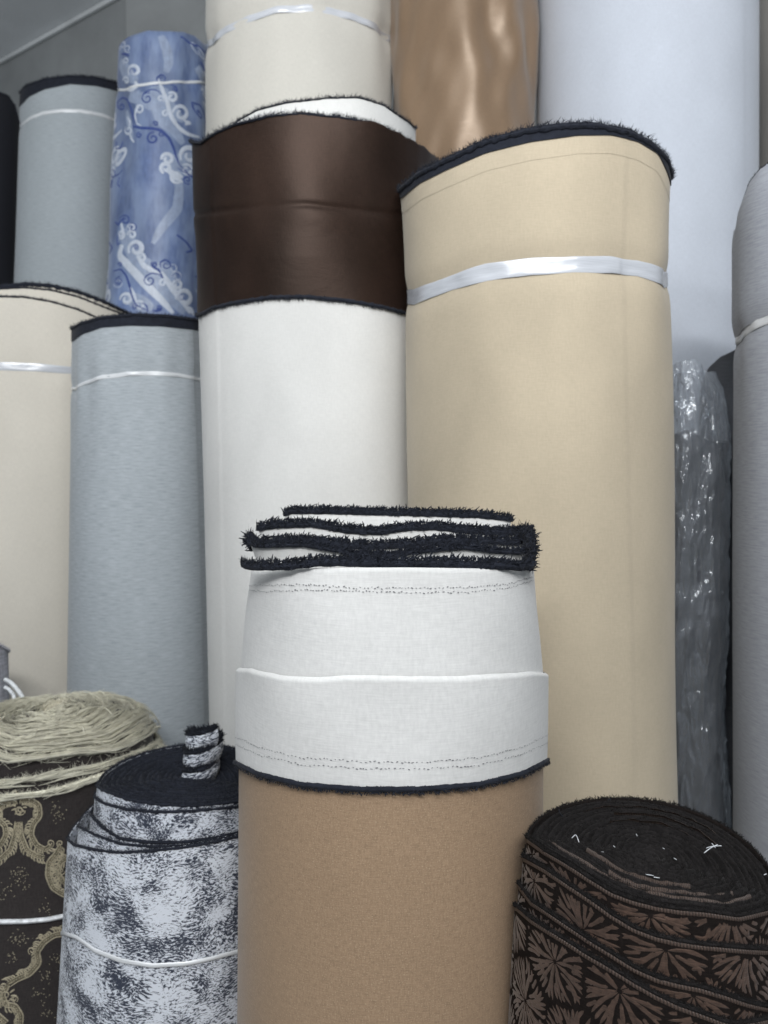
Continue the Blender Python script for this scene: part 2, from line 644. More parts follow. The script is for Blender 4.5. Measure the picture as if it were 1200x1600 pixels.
def marble_mat():
    m, nt, p = mat_base("navy_and_white_abstract_print")
    uv = uvmap(nt)
    warp = N(nt, 'ShaderNodeTexNoise')
    warp.inputs['Scale'].default_value = 14
    warp.inputs['Detail'].default_value = 2
    nt.links.new(uv, warp.inputs['Vector'])
    add = N(nt, 'ShaderNodeVectorMath', operation='MULTIPLY_ADD')
    nt.links.new(warp.outputs['Color'], add.inputs[0])
    add.inputs[1].default_value = (.05, .05, 0)
    nt.links.new(uv, add.inputs[2])
    mp = N(nt, 'ShaderNodeMapping')
    mp.inputs['Scale'].default_value = (270, 600, 1)
    mp.inputs['Rotation'].default_value = (0, 0, .25)
    nt.links.new(add.outputs[0], mp.inputs['Vector'])
    fine = noise(nt, mp.outputs[0], 1.0, 3, .65, .6)
    large = noise(nt, uvmap(nt, (24, 30, 1)), 1.0, 3, .6, .4)
    v = mathn(nt, 'ADD', mathn(nt, 'MULTIPLY', fine, 1.5), mathn(nt, 'MULTIPLY', large, .95))
    n = N(nt, 'ShaderNodeValToRGB')
    e = n.color_ramp.elements
    e[0].position, e[0].color = .475, (.026, .033, .055, 1)
    e[1].position, e[1].color = .535, (.66, .69, .75, 1)
    nt.links.new(mathn(nt, 'MULTIPLY', v, .418), n.inputs[0])
    nt.links.new(n.outputs[0], p.inputs['Base Color'])
    p.inputs['Roughness'].default_value = .7
    p.inputs['Sheen Weight'].default_value = .1
    b = N(nt, 'ShaderNodeBump')
    b.inputs['Strength'].default_value = .3
    b.inputs['Distance'].default_value = .0008
    nt.links.new(fine, b.inputs['Height'])
    nt.links.new(b.outputs[0], p.inputs['Normal'])
    return m


M['marble'] = marble_mat()


def film_height(nt):
    v = N(nt, 'ShaderNodeTexVoronoi', feature='DISTANCE_TO_EDGE')
    v.inputs['Scale'].default_value = 1.0
    w = N(nt, 'ShaderNodeTexNoise')
    w.inputs['Scale'].default_value = 30
    uv = uvmap(nt, (40, 13, 1))
    nt.links.new(uvmap(nt), w.inputs['Vector'])
    a = N(nt, 'ShaderNodeVectorMath', operation='MULTIPLY_ADD')
    nt.links.new(w.outputs['Color'], a.inputs[0])
    a.inputs[1].default_value = (1.4, 1.4, 0)
    nt.links.new(uv, a.inputs[2])
    nt.links.new(a.outputs[0], v.inputs['Vector'])
    return mathn(nt, 'ADD', v.outputs['Distance'], mathn(nt, 'MULTIPLY', noise(nt, uvmap(nt, (60, 30, 1)), 1.0, 4, .6, 1.0), .5))


def film_mat():
    m, nt, p = mat_base("clear_polythene_film")
    out = nt.nodes['Material Output']
    tr = N(nt, 'ShaderNodeBsdfTransparent')
    tr.inputs[0].default_value = (.86, .88, .90, 1)
    gl = N(nt, 'ShaderNodeBsdfGlossy')
    gl.inputs['Roughness'].default_value = .12
    gl.inputs[0].default_value = (.9, .93, .96, 1)
    fr = N(nt, 'ShaderNodeFresnel')
    fr.inputs['IOR'].default_value = 1.7
    ad = mathn(nt, 'ADD', fr.outputs[0], .05)
    mx = N(nt, 'ShaderNodeMixShader')
    nt.links.new(ad, mx.inputs[0])
    nt.links.new(tr.outputs[0], mx.inputs[1])
    nt.links.new(gl.outputs[0], mx.inputs[2])
    b = N(nt, 'ShaderNodeBump')
    b.inputs['Strength'].default_value = .65
    b.inputs['Distance'].default_value = .01
    nt.links.new(film_height(nt), b.inputs['Height'])
    nt.links.new(b.outputs[0], gl.inputs['Normal'])
    nt.links.new(b.outputs[0], fr.inputs['Normal'])
    df = N(nt, 'ShaderNodeBsdfDiffuse')
    df.inputs[0].default_value = (.62, .66, .72, 1)
    mz = N(nt, 'ShaderNodeMixShader')
    mz.inputs[0].default_value = .20
    nt.links.new(mx.outputs[0], mz.inputs[1])
    nt.links.new(df.outputs[0], mz.inputs[2])
    nt.links.new(mz.outputs[0], out.inputs[0])
    return m


M['film'] = film_mat()


def wall_mat(name, col, var=.25):
    m, nt, p = mat_base(name)
    tc = N(nt, 'ShaderNodeTexCoord')
    a = noise(nt, tc.outputs['Object'], 3.0, 5, .6)
    b_ = noise(nt, tc.outputs['Object'], 90.0, 3, .6)
    c = ramp(nt, a, [(.3, tuple(x * (1 - var) for x in col)), (.7, tuple(x * (1 + var * .4) for x in col))])
    nt.links.new(c, p.inputs['Base Color'])
    p.inputs['Roughness'].default_value = .85
    b = N(nt, 'ShaderNodeBump')
    b.inputs['Strength'].default_value = .25
    b.inputs['Distance'].default_value = .004
    nt.links.new(b_, b.inputs['Height'])
    nt.links.new(b.outputs[0], p.inputs['Normal'])
    return m


# ------------------------------------------------------------------ setting
def slab(name, corners, thick, mat, label=None):
    """a plate whose visible face passes through corners, thickened along 'thick'"""
    c = np.array(corners, float)
    t = np.array(thick, float)
    n = len(c)
    V = np.concatenate([c, c + t])
    m = MB()
    m.add(V, [list(range(n))])
    m.add(V, [list(range(2 * n - 1, n - 1, -1))])
    m.add(V, [[i, i + n, (i + 1) % n + n, (i + 1) % n] for i in range(n)])
    o = m.build(name, mat, None, smooth=False)
    o["kind"] = "structure"
    return o


CEIL = CAMZ + 1.41
wallm = wall_mat("grey_painted_wall", (.27, .285, .29))
slab("floor", [(-3.2, -3, 0), (2.6, -3, 0), (2.6, 4.2, 0), (-3.2, 4.2, 0)], (0, 0, -.1), wall_mat("grey_cement_floor", (.25, .24, .23)))
slab("ceiling", [(-3.2, -3, CEIL), (-3.2, 4.2, CEIL), (2.6, 4.2, CEIL), (2.6, -3, CEIL)], (0, 0, .12), wall_mat("grey_painted_ceiling", (.76, .79, .81), .12))
def on_ceiling(px, py):
    d = ray(px, py)
    return (d * (CEIL - CAMZ) / d[2])[:2]


w1_, w0_ = on_ceiling(0, 96), on_ceiling(172, 0)
wdir = w1_ - w0_
wdir /= np.linalg.norm(wdir)
A = w0_ - wdir * .07
B = A + wdir * 2.4
slab("wall", [(A[0], A[1], 0), (B[0], B[1], 0), (B[0], B[1], CEIL), (A[0], A[1], CEIL)], (.1, .14, 0), wallm)
slab("wall", [(2.5, A[1], 0), (A[0] + .002, A[1], 0), (A[0] + .002, A[1], CEIL), (2.5, A[1], CEIL)], (0, .12, 0), wallm)
# pale trim strip where ceiling meets the slanting wall
tr = np.array([A[0], A[1]])
un = wdir / np.linalg.norm(wdir)
nn = np.array([un[1], -un[0]])
nn = nn * np.sign(-nn[1])
m = MB()
for (o0, o1, z0, z1) in ((.003, .012, CEIL - .016, CEIL - .002),):
    p = [tr + nn * o0, tr + un * 2.4 + nn * o0, tr + un * 2.4 + nn * o1, tr + nn * o1]
    V = np.array([(*q, z) for z in (z0, z1) for q in p])
    m.add(V, [[0, 3, 2, 1], [4, 5, 6, 7], [0, 1, 5, 4], [1, 2, 6, 5], [2, 3, 7, 6], [3, 0, 4, 7]])
o = m.build("cornice_strip", wall_mat("white_trim", (.62, .65, .66), .3), None, smooth=False)
o["kind"] = "structure"


def pinch(zf, depth=.003, sig=.012, wr=.0015, k=23, seed=0, above=.06):
    """cloth drawn in by a tie, with small gathers above it"""
    w = Wave(1.0, k, 8, 8, seed)

    def f(th, z):
        d = z - zf(th)
        return -depth * np.exp(-(d / sig) ** 2) + wr * w(th, z) * np.exp(-np.abs(d) / above) * (d > -above * 1.5)
    return f


def seam(th0, step=.002):
    """outer turn of the roll ends at th0: a small step in the radius"""
    def f(th, z):
        u = np.mod(th - th0, 2 * PI) / (2 * PI)
        return step * (u - .5) + 0 * z
    return f


const = lambda z: (lambda th: z + 0 * np.asarray(th, float))

# ================================================================== FRONT ROLL
r = Roll("tan fabric roll in front with white turned-down top and layered black fringed edges", (371, 852, 1230), (367, 850, 1600), .70)
r.wr = Wave(.0007, 5, 9, 8, 1)
hem = [(368, 1190), (407, 1209), (475, 1225), (565, 1232), (655, 1232), (745, 1225), (812, 1208), (853, 1188)]
fold = [(362, 1040), (376, 1044), (400, 1049), (440, 1054), (500, 1057), (565, 1058), (700, 1056), (780, 1053), (853, 1050)]
zhem, zfold_ = r.zc(hem), r.zc(fold)
zfold = lambda t: zfold_(t) + .0006 * noise1(np.asarray(t, float), 1.3, 77, 3)
ztopf = r.zc([(378, 893), (430, 892), (520, 889), (640, 889), (740, 890), (838, 890)], dr=-.010)
r.sheet("fabric_body", M['tan'], 0.0, lambda t: zhem(t) + .03, nz=40, dr=-.001)


wfl = Wave(1.0, 9, 55, 10, 301)
wfu = Wave(1.0, 7, 30, 10, 302)


def flap_dr(TH, Z, t):
    lipin = np.clip((t - .965) / .035, 0, 1)
    return .0014 + .0010 * np.sin(np.clip(t, 0, 1) * PI * .6) - .0034 * lipin ** 2 + .0009 * wfl(TH, Z) * (.25 + t) + .0008 * wfu(TH, Z)


r.sheet("turned_down_cuff", M['white_front'], zhem, zfold, nz=46, drf=flap_dr, power=1.2)


def upper_dr(TH, Z, t):
    return -.0014 - .0090 * t ** 1.3 + .0012 * np.sin(5 * TH + 40 * Z) * t + .0009 * wfu(TH, Z * 1.4) + .0005 * wfl(TH + 1, Z)


up = r.sheet("upper_cuff", M['white_front'], lambda t: zfold(t) - .02, ztopf, nz=34, drf=upper_dr, lip=.004, power=1.0, lipdown=.06)
P_, N_ = r.ring_frame(zhem, .0028, 800)
fringe("hem_fringe", M['black'], P_, N_, r.root, h=.0056, w=.0028, per_m=7000, hl=.0020, out=.4, seed=3, down=.2, up=(0, 0, -1), tw=.4, hw=.0004, wob=.0003, hvar=.06)


def stitches(zf, dr_f, seed, step=.0030, jit=.0008, amp=.0006):
    q = MB()
    R = r.R0
    u = -1.35 * R
    rr = np.random.default_rng(seed)
    T = []
    while u < 1.35 * R:
        ln = rr.uniform(.0009, .0019)
        th0, th1 = u / R, (u + ln) / R
        z0 = zf(th0) + rr.uniform(-amp, amp)
        z1 = z0 + rr.uniform(-.0006, .0006)
        w = rr.uniform(.00018, .00042)
        d = dr_f(th0, z0) + .0008
        a = r.P(np.array([th0, th1, th1, th0]), np.array([z0 - w, z1 - w, z1 + w, z0 + w]), d)
        T.append([a[0], a[1], a[2]])
        T.append([a[0], a[2], a[3]])
        u += step * rr.uniform(.7, 1.4)
    q.tris(T)
    return q


def upd(th, z):
    t = np.clip((z - (zfold(th) - .02)) / (ztopf(th) - zfold(th) + .02), 0, 1)
    return upper_dr(th, z, t)


def fld(th, z):
    t = np.clip((z - zhem(th)) / (zfold(th) - zhem(th)), 0, 1)
    return flap_dr(th, z, t)


su = r.zc([(378, 915), (420, 914), (480, 913), (560, 918), (640, 919), (720, 918), (790, 912), (838, 902)], dr=-.009)
sl = r.zc([(378, 922), (420, 924), (480, 921), (560, 923), (640, 926), (720, 925), (790, 918), (838, 907)], dr=-.009)
for zf, sd in ((su, 1), (sl, 2)):
    stitches(zf, upd, sd).build("stitching", M['stitch'], r.root, False, "stuff")
s1 = lambda th: zhem(th) + .0205 + .002 * np.abs(th)
s2 = lambda th: zhem(th) + .0155 + .0008 * np.abs(th)
for zf, sd in ((s1, 3), (s2, 4)):
    stitches(zf, fld, sd).build("stitching", M['stitch'], r.root, False, "stuff")

# folded layers standing out of the top, each with a fringed black selvedge
c4 = lambda L: [(340 + .45 * x, 760 + .45 * y) for x, y in L]
strips = [
    (c4([(232, 92), (262, 84), (380, 84), (520, 88), (700, 92), (900, 98), (1000, 108), (1022, 112)]), .745, .02, .0095),
    (c4([(140, 142), (200, 132), (330, 128), (450, 150), (560, 156), (660, 140), (760, 138), (860, 150), (1000, 158), (1092, 150)]), .680, .03, .0098),
    (c4([(112, 186), (150, 192), (300, 186), (420, 200), (520, 206), (620, 202), (780, 186), (920, 186), (1020, 192), (1096, 182)]), .645, .035, .0100),
    (c4([(110, 192), (135, 204), (300, 200), (420, 222), (480, 236), (600, 240), (680, 226), (780, 216), (860, 210), (950, 222), (1040, 228), (1094, 218)]), .612, .045, .0066),
    (c4([(88, 266), (120, 276), (250, 274), (340, 262), (420, 260), (600, 266), (800, 266), (980, 272), (1060, 278), (1094, 270)]), .578, .06, .0105),
]
zfloor = float(ztopf(0.0)) - .022
FRONT_C = [float(v) for v in r.C(zfloor)]
for k, (pts, Yc, sag, hgt) in enumerate(strips):
    xs = np.array([p[0] for p in pts])
    ys = np.array([p[1] for p in pts])
    X = np.linspace(xs[0], xs[-1], 420)
    Yp = np.interp(X, xs, ys)
    for _ in range(14):
        Yp[1:-1] = (Yp[:-2] + 2 * Yp[1:-1] + Yp[2:]) / 4
    rel = (X - (xs[0] + xs[-1]) / 2) / ((xs[-1] - xs[0]) / 2)
    D = Yc + sag * (1 - np.sqrt(np.clip(1 - rel ** 2 * .98, 0, 1)))
    P = np.stack([at(x, y, d) for x, y, d in zip(X, Yp, D)])
    T = np.gradient(P, axis=0)
    T[:, 2] = 0
    T /= np.linalg.norm(T, axis=1, keepdims=True)
    Nn = np.stack([T[:, 1], -T[:, 0], 0 * T[:, 0]], -1)
    if k < 4:
        nz = 8
        zz = np.linspace(0, 1, nz)
        V = []
        for side in (0, 1):
            rows = []
            for t in (zz if side == 0 else zz[::-1]):
                Q = P.copy()
                Q[:, 2] = zfloor + (P[:, 2] - zfloor) * t
                Q = Q - Nn * (.0022 * side)
                fc = np.array([FRONT_C[0], FRONT_C[1]])
                Q[:, :2] = fc + (Q[:, :2] - fc) * (1 - .10 * (1 - t))
                rows.append(Q)
            V += rows
        m = MB()
        arc = np.concatenate([[0], np.cumsum(np.linalg.norm(np.diff(P, axis=0), axis=1))])
        V = np.stack(V)
        UV = np.stack([np.repeat(arc[None], len(V), 0), V[..., 2]], -1)
        m.grid(V, UV)
        lay = m.build("fabric_layer", M['white_front'], r.root)
    else:
        lay = r.root
    fringe("fringe", M['black'], P + Nn * .0006, Nn, lay, h=hgt * .74, w=.0030, per_m=13000, hl=.0036, out=.5, seed=20 + k, wob=.0002, hw=.00062, down=.05, cl=.55, jag=.6, tw=.35, hvar=.05)
# the turned right-hand ends bunch together
for k, (pts, Y0, Y1) in enumerate(((c4([(1060, 140), (1092, 170), (1098, 220), (1085, 285)]), .70, .64), (c4([(1030, 150), (1070, 190), (1078, 240), (1060, 275)]), .675, .62), (c4([(118, 165), (105, 190), (118, 215)]), .69, .66))):
    t = np.linspace(0, len(pts) - 1, 120)
    X = np.interp(t, range(len(pts)), [p[0] for p in pts])
    Yp = np.interp(t, range(len(pts)), [p[1] for p in pts])
    D = np.linspace(Y0, Y1, 120)
    P = np.stack([at(x, y, d) for x, y, d in zip(X, Yp, D)])
    Nn = np.tile(np.array([[1.0 if k < 2 else -1., -.4, 0]]) / 1.08, (120, 1))
    fringe("fringe", M['black'], P, Nn, r.root, h=.0055, w=.005, per_m=11000, hl=.005, out=.7, seed=40 + k, wob=.001, hw=.0006, down=.4, jag=.6, tw=.35)
# bottom of the well between the layers
th = np.linspace(-PI, PI, 90)
V = np.stack([r.P(th, np.full(90, zfloor + .004), -.014), r.P(th, np.full(90, zfloor + .004), -r.R0 * .98, raw=True)])
m = MB()
m.grid(V, flip=True)
m.build("inner_turns", M['white_front'], r.root)
FRONT = r

# ================================================================== BEIGE ROLL
r = Roll("tall beige fabric roll with a black fuzzy top rim and wide shiny white band", (632, 1049, 430), (648, 1062, 1240), .98)
bt = [(630, 292), (660, 268), (700, 248), (760, 221), (820, 204), (880, 195), (930, 195), (980, 207), (1010, 224), (1035, 247), (1052, 282)]
bl_ = [(632, 308), (660, 286), (700, 266), (760, 241), (830, 223), (900, 213), (950, 213), (990, 223), (1020, 242), (1048, 290)]
zb, zbl = r.zc(bt), r.zc(bl_)
zband = r.zc([(640, 464), (700, 441), (760, 425), (830, 415), (900, 412), (960, 412), (1000, 418), (1045, 436)])
w1b = Wave(.0016, 4, 10, 9, 4)
w2b = Wave(.0011, 9, 9, 9, 44)
r.wr = lambda th, z: w1b(th, z) + w2b(th, z)
r.extra = [pinch(zband, .0045, .016, .0022, 11, 5, .07), seam(.62, .0008), lambda th, z: .005 * np.clip((z - zband(th)) / .15, 0, 1) ** 2]
r.sheet("fabric_body", M['beige'], 0.0, zbl, nz=110, nth=300, lip=.004)
r.sheet("hem_fold", M['beige'], lambda t: zbl(t) - .019, lambda t: zbl(t) - .001, dr=.0003, nz=8, lip=.002)
r.sheet("selvedge", M['black'], lambda t: zbl(t) - .001, zb, dr=.0014, nz=6, lip=.006, power=1, edge_noise=.0004)
P_, N_ = r.ring_frame(lambda t: zb(t) - .003, .001, 900)
fringe("selvedge_fringe", M['black'], P_, N_, r.root, h=.008, w=.005, per_m=7000, hl=.0055, out=.6, seed=5, hw=.0004)
r.band("tie_band", M['band'], zband, .0175, dr=.0012, crumple=.0012, seed=6)
r.rolled_end(M['black'], zb, dr=-.004, nth=90, nr=50, seed=4)

# ================================================================== WHITE ROLL WITH BROWN CUFF
r = Roll("white fabric roll with its top third covered by a dark brown satin cuff", (311, 672, 490), (328, 668, 1100), 1.15)
zh = r.zc([(311, 492), (330, 481), (360, 473), (420, 464), (480, 463), (540, 469), (600, 480), (640, 490), (675, 500)], dr=.004)
zt = r.zc([(308, 222), (330, 205), (360, 191), (420, 177), (470, 173), (530, 179), (580, 190), (620, 205), (650, 222), (684, 250)], dr=.008)
zi = r.zc([(325, 232), (345, 212), (360, 197), (372, 186), (400, 171), (450, 159), (510, 152), (560, 153), (600, 164), (640, 192), (668, 222)], dr=-.024)
w1w = Wave(.0018, 4, 9, 9, 8)
w2w = Wave(.0010, 13, 5, 9, 45)
r.wr = lambda th, z: w1w(th, z) + w2w(th, z)
zcr = r.zc([(312, 335), (400, 322), (480, 320), (560, 326), (640, 338)])
r.extra = [seam(-.9, .0008)]
r.sheet("fabric_body", M['white'], 0.0, lambda t: zh(t) + .006, nz=90, nth=260)
wv = Wave(1.0, 9, 14, 8, 21)


def cuff_dr(TH, Z, t):
    d = Z - zcr(TH)
    cr = -.0016 * np.exp(-(d / .004) ** 2) + .0006 * np.exp(-((d + .014) / .012) ** 2)
    fade = np.clip((Z - zh(TH)) / .05, 0, 1)
    return .0020 + .009 * np.clip((t - .55) / .45, 0, 1) ** 1.5 * np.clip(np.sin(TH) * .8 + .2, 0, 1) + cr * (1 + .5 * wv(TH, Z)) + fade * (.0022 * wv(TH, Z * 1.5) * np.exp(-np.abs(d) / .06) + .0013 * wv(TH + 2, Z * .8))


r.sheet("brown_cuff", M['brown'], zh, zt, nz=110, nth=300, drf=cuff_dr, lip=.003, power=1.0, edge_noise=.0012, seed=3)
r.sheet("inner_layer", M['white'], lambda t: zi(t) - .12, zi, dr=-.024, nz=12, lip=.003)
P_, N_ = r.ring_frame(zi, -.024, 700)
fringe("inner_fringe", M['black'], P_, N_, r.root, h=.0022, w=.003, per_m=3500, hl=.005, seed=8, hw=.0004)
P_, N_ = r.ring_frame(zt, .003, 700)
fringe("cuff_fringe", M['black'], P_, N_, r.root, h=.004, w=.004, per_m=4500, hl=.006, seed=9, hw=.0004)
P_, N_ = r.ring_frame(zh, .0022, 700)
fringe("hem_fringe", M['black'], P_, N_, r.root, h=.006, w=.003, per_m=4000, hl=.004, seed=10, down=.2, up=(0, 0, -1), hw=.0004)
r.rolled_end(M['white'], lambda t: zi(t) - .006, dr=-.026, nth=90, nr=40, seed=6)

# ================================================================== LEFT GREY ROLL
r = Roll("heather grey fabric roll with thick black top rim, between the cream and white rolls", (112, 330, 560), (104, 350, 1100), 1.35)
zt = r.zc([(109, 513), (125, 503), (160, 494), (210, 490), (260, 492), (310, 499), (330, 508)])
zl = r.zc([(111, 533), (130, 520), (160, 511), (200, 508), (250, 509), (310, 515), (330, 520)])
zbd = r.zc([(114, 607), (130, 598), (160, 589), (200, 584), (240, 583), (280, 586), (330, 596)])
r.wr = Wave(.0012, 4, 9, 9, 12)
r.extra = [pinch(zbd, .0025, .012, .0012, 15, 13), seam(.8, .001)]
r.sheet("fabric_body", M['grey'], 0.0, zl, nz=80, nth=240, lip=.003)
r.sheet("selvedge", M['black'], lambda t: zl(t) - .001, zt, dr=.0012, nz=6, lip=.006, power=1)
P_, N_ = r.ring_frame(lambda t: zt(t) - .002, .001, 500)
fringe("selvedge_fringe", M['black'], P_, N_, r.root, h=.006, w=.004, per_m=3500, hl=.0045, seed=12, hw=.0005)
r.band("tie_band", M['band_thin'], zbd, .0065, dr=.001, seed=13, taper=lambda th: np.clip(1.2 - .35 * np.abs(th + .1), .4, 1.4))
r.rolled_end(M['black'], zt, dr=-.004, nth=80, nr=40, seed=7)

# ================================================================== LEFT CREAM ROLL
r = Roll("wide cream fabric roll at the left edge with thin black layered rims", (-135, 215, 560), (-140, 212, 1080), 1.55, e=.72)
zt = r.zc([(-130, 480), (-60, 458), (0, 448), (40, 443), (80, 446), (120, 455), (160, 470), (205, 491), (215, 500)], dr=-.012)
z2 = r.zc([(-130, 484), (-60, 461), (0, 451), (40, 449), (80, 453), (120, 463), (160, 479), (190, 490), (215, 505)], dr=-.006)
z3 = r.zc([(-130, 494), (-60, 470), (0, 463), (40, 464), (80, 471), (120, 483), (150, 496), (215, 520)])
zbd = r.zc([(-130, 590), (0, 572), (60, 574), (100, 578), (120, 579), (215, 600)])
r.wr = Wave(.0014, 4, 9, 9, 15)
r.extra = [pinch(zbd, .003, .014, .0014, 15, 16)]
r.sheet("fabric_body", M['cream'], 0.0, z3, nz=80, nth=240, lip=.002)
r.sheet("second_layer", M['cream'], lambda t: z3(t) - .05, z2, dr=-.006, nz=10, lip=.002)
r.sheet("inner_layer", M['cream'], lambda t: z3(t) - .05, zt, dr=-.012, nz=10, lip=.003)
for zf, d, h, sd in ((zt, -.012, .010, 1), (z2, -.006, .0045, 2), (z3, .0, .0045, 3)):
    P_, N_ = r.ring_frame(zf, d, 600)
    fringe("selvedge_fringe", M['black'], P_, N_, r.root, h=h, w=.003, per_m=2500, hl=.003, seed=60 + sd, hw=.0005)
r.band("tie_band", M['band'], zbd, .014, dr=.001, seed=17)
r.rolled_end(M['cream'], lambda t: zt(t) - .004, dr=-.014, nth=80, nr=40, seed=8)

# ================================================================== FAR LEFT ROLLS
r = Roll("pale grey fabric roll with black rim in the back left corner under the ceiling", (31, 192, 200), (22, 186, 430), 2.0)
zt = r.zc([(27, 152), (40, 135), (70, 124), (110, 119), (150, 121), (190, 131)])
zl = r.zc([(30, 168), (45, 151), (70, 139), (110, 131), (150, 134), (190, 143)])
zbd = r.zc([(28, 198), (45, 184), (65, 176), (95, 172), (125, 173), (160, 180), (190, 191)])
r.wr = Wave(.002, 4, 9, 9, 22)
r.extra = [pinch(zbd, .003, .014, .001, 15, 23)]
r.sheet("fabric_body", M['grey_far'], 0.0, zl, nz=70, nth=180, lip=.003)
r.sheet("selvedge", M['black'], lambda t: zl(t) - .001, zt, dr=.0015, nz=6, lip=.006, power=1)
P_, N_ = r.ring_frame(zt, .001, 400)
fringe("selvedge_fringe", M['black'], P_, N_, r.root, h=.006, w=.004, per_m=2500, hl=.005, seed=22, hw=.0007)
r.band("tie_band", M['band_thin'], zbd, .008, dr=.001, seed=23)
r.rolled_end(M['black'], zt, dr=-.004, nth=60, nr=30, seed=9)

r = Roll("narrow black fabric roll in shade at the far left behind the pale grey roll", (-45, 29, 250), (-45, 22, 430), 2.22)
zt = r.zc([(-45, 165), (-20, 148), (0, 145), (12, 150), (22, 165), (29, 190)])
r.wr = Wave(.004, 4, 12, 9, 25)
r.sheet("fabric_body", M['black_cloth'], 0.0, zt, nz=60, nth=120, lip=.003)
P_, N_ = r.ring_frame(zt, 0, 300)
fringe("selvedge_fringe", M['black'], P_, N_, r.root, h=.006, w=.004, per_m=1500, hl=.005, seed=25, hw=.0007)
r.rolled_end(M['black'], zt, dr=-.004, nth=60, nr=20, seed=10)

# ================================================================== BLUE PATTERNED ROLL
r = Roll("blue jacquard fabric roll with white and navy scroll pattern", (181, 326, 150), (163, 320, 490), 1.85)
zt = r.zc([(181, 70), (188, 62), (200, 56), (214, 52), (230, 46), (265, 45), (290, 47), (308, 54), (326, 70)])
zbd = r.zc([(181, 140), (195, 139), (215, 134), (240, 130), (270, 127), (300, 127), (326, 130)])
r.wr = Wave(.0028, 5, 22, 10, 31)
r.extra = [pinch(zbd, .004, .014, .0015, 15, 32), lambda th, z: -.008 * np.clip((z - zt(th) + .02) / .02, 0, 1) ** 2]
r.sheet("fabric_body", M['blue'], 0.0, zt, nz=130, nth=240, lip=.006)
r.rolled_end(M['blue_navy'], zt, dr=-.015, nth=60, nr=30, seed=11)
r.band("tie_band", M['band_thin'], zbd, .006, dr=.001, seed=33)


def smooth_path(pts, n=60, it=6):
    p = np.asarray(pts, float)
    d = np.concatenate([[0], np.cumsum(np.linalg.norm(np.diff(p, axis=0), axis=1))])
    t = np.linspace(0, d[-1], n)
    q = np.stack([np.interp(t, d, p[:, i]) for i in range(2)], -1)
    for _ in range(it):
        q[1:-1] = (q[:-2] + 2 * q[1:-1] + q[2:]) / 4
    return q


def spiral(cx, cy, rad, turns=1.5, start=0.0, cw=1, n=40, inner=.12):
    t = np.linspace(0, 1, n)
    a = start + cw * t * turns * 2 * PI
    rr = rad * (1 - (1 - inner) * t)
    return np.stack([cx + rr * np.cos(a), cy + rr * np.sin(a)], -1)


def ribbon_uv(mb, roll, uv, w, off, dr=0.0, shift=0.0):
    """lay a strip of width w (m, per point) along (th,z) points on the roll's surface"""
    uv = np.asarray(uv, float).copy()
    uv[:, 0] += shift
    p = np.stack([uv[:, 0] * roll.R0, uv[:, 1]], -1)
    t = np.gradient(p, axis=0)
    t /= np.linalg.norm(t, axis=1, keepdims=True) + 1e-12
    nrm = np.stack([-t[:, 1], t[:, 0]], -1)
    w = np.broadcast_to(w, (len(p),))
    rows, uvs = [], []
    for a, o in ((-.5, -.3), (-.25, .8), (0, 1.), (.25, .8), (.5, -.3)):
        q = p + nrm * (w * a)[:, None]
        rows.append(roll.P(q[:, 0] / roll.R0, q[:, 1], dr + off * o))
        uvs.append(q)
    mb.grid(np.stack(rows), np.stack(uvs), flip=True)


def ribbon_px(mb, roll, pts, wpx, off, dr=0.0, n=60, shifts=(0,), taper=True, raw_pts=False, it=4):
    q = np.asarray(pts, float) if raw_pts else smooth_path(pts, n, it)
    uv = np.array([roll.uv(x, y, dr) for x, y in q])
    scale = (roll.a[2] - roll.R0) / F
    w = wpx * scale * np.ones(len(q))
    if taper:
        s = np.linspace(0, 1, len(q))
        w = w * (.25 + .75 * np.sin(np.clip(s * .9 + .08, 0, 1) * PI) ** .7)
    for sh in shifts:
        ribbon_uv(mb, roll, uv, w, off, dr, sh)


K1 = .15833
SH = (0, 1.9, -1.9)
hm, wm, nm = MB(), MB(), MB()


def pr(y0, pts):
    return [(150 + x * K1, y0 + y * K1) for x, y in pts]


def lobe(mb, y0, x, y, rad, a, cw, w, off, turns=1.2, inner=.3):
    ribbon_px(mb, r, spiral(150 + x * K1, y0 + y * K1, rad * K1, turns, a, cw, inner=inner, n=34), w * K1, off, raw_pts=True, shifts=SH)


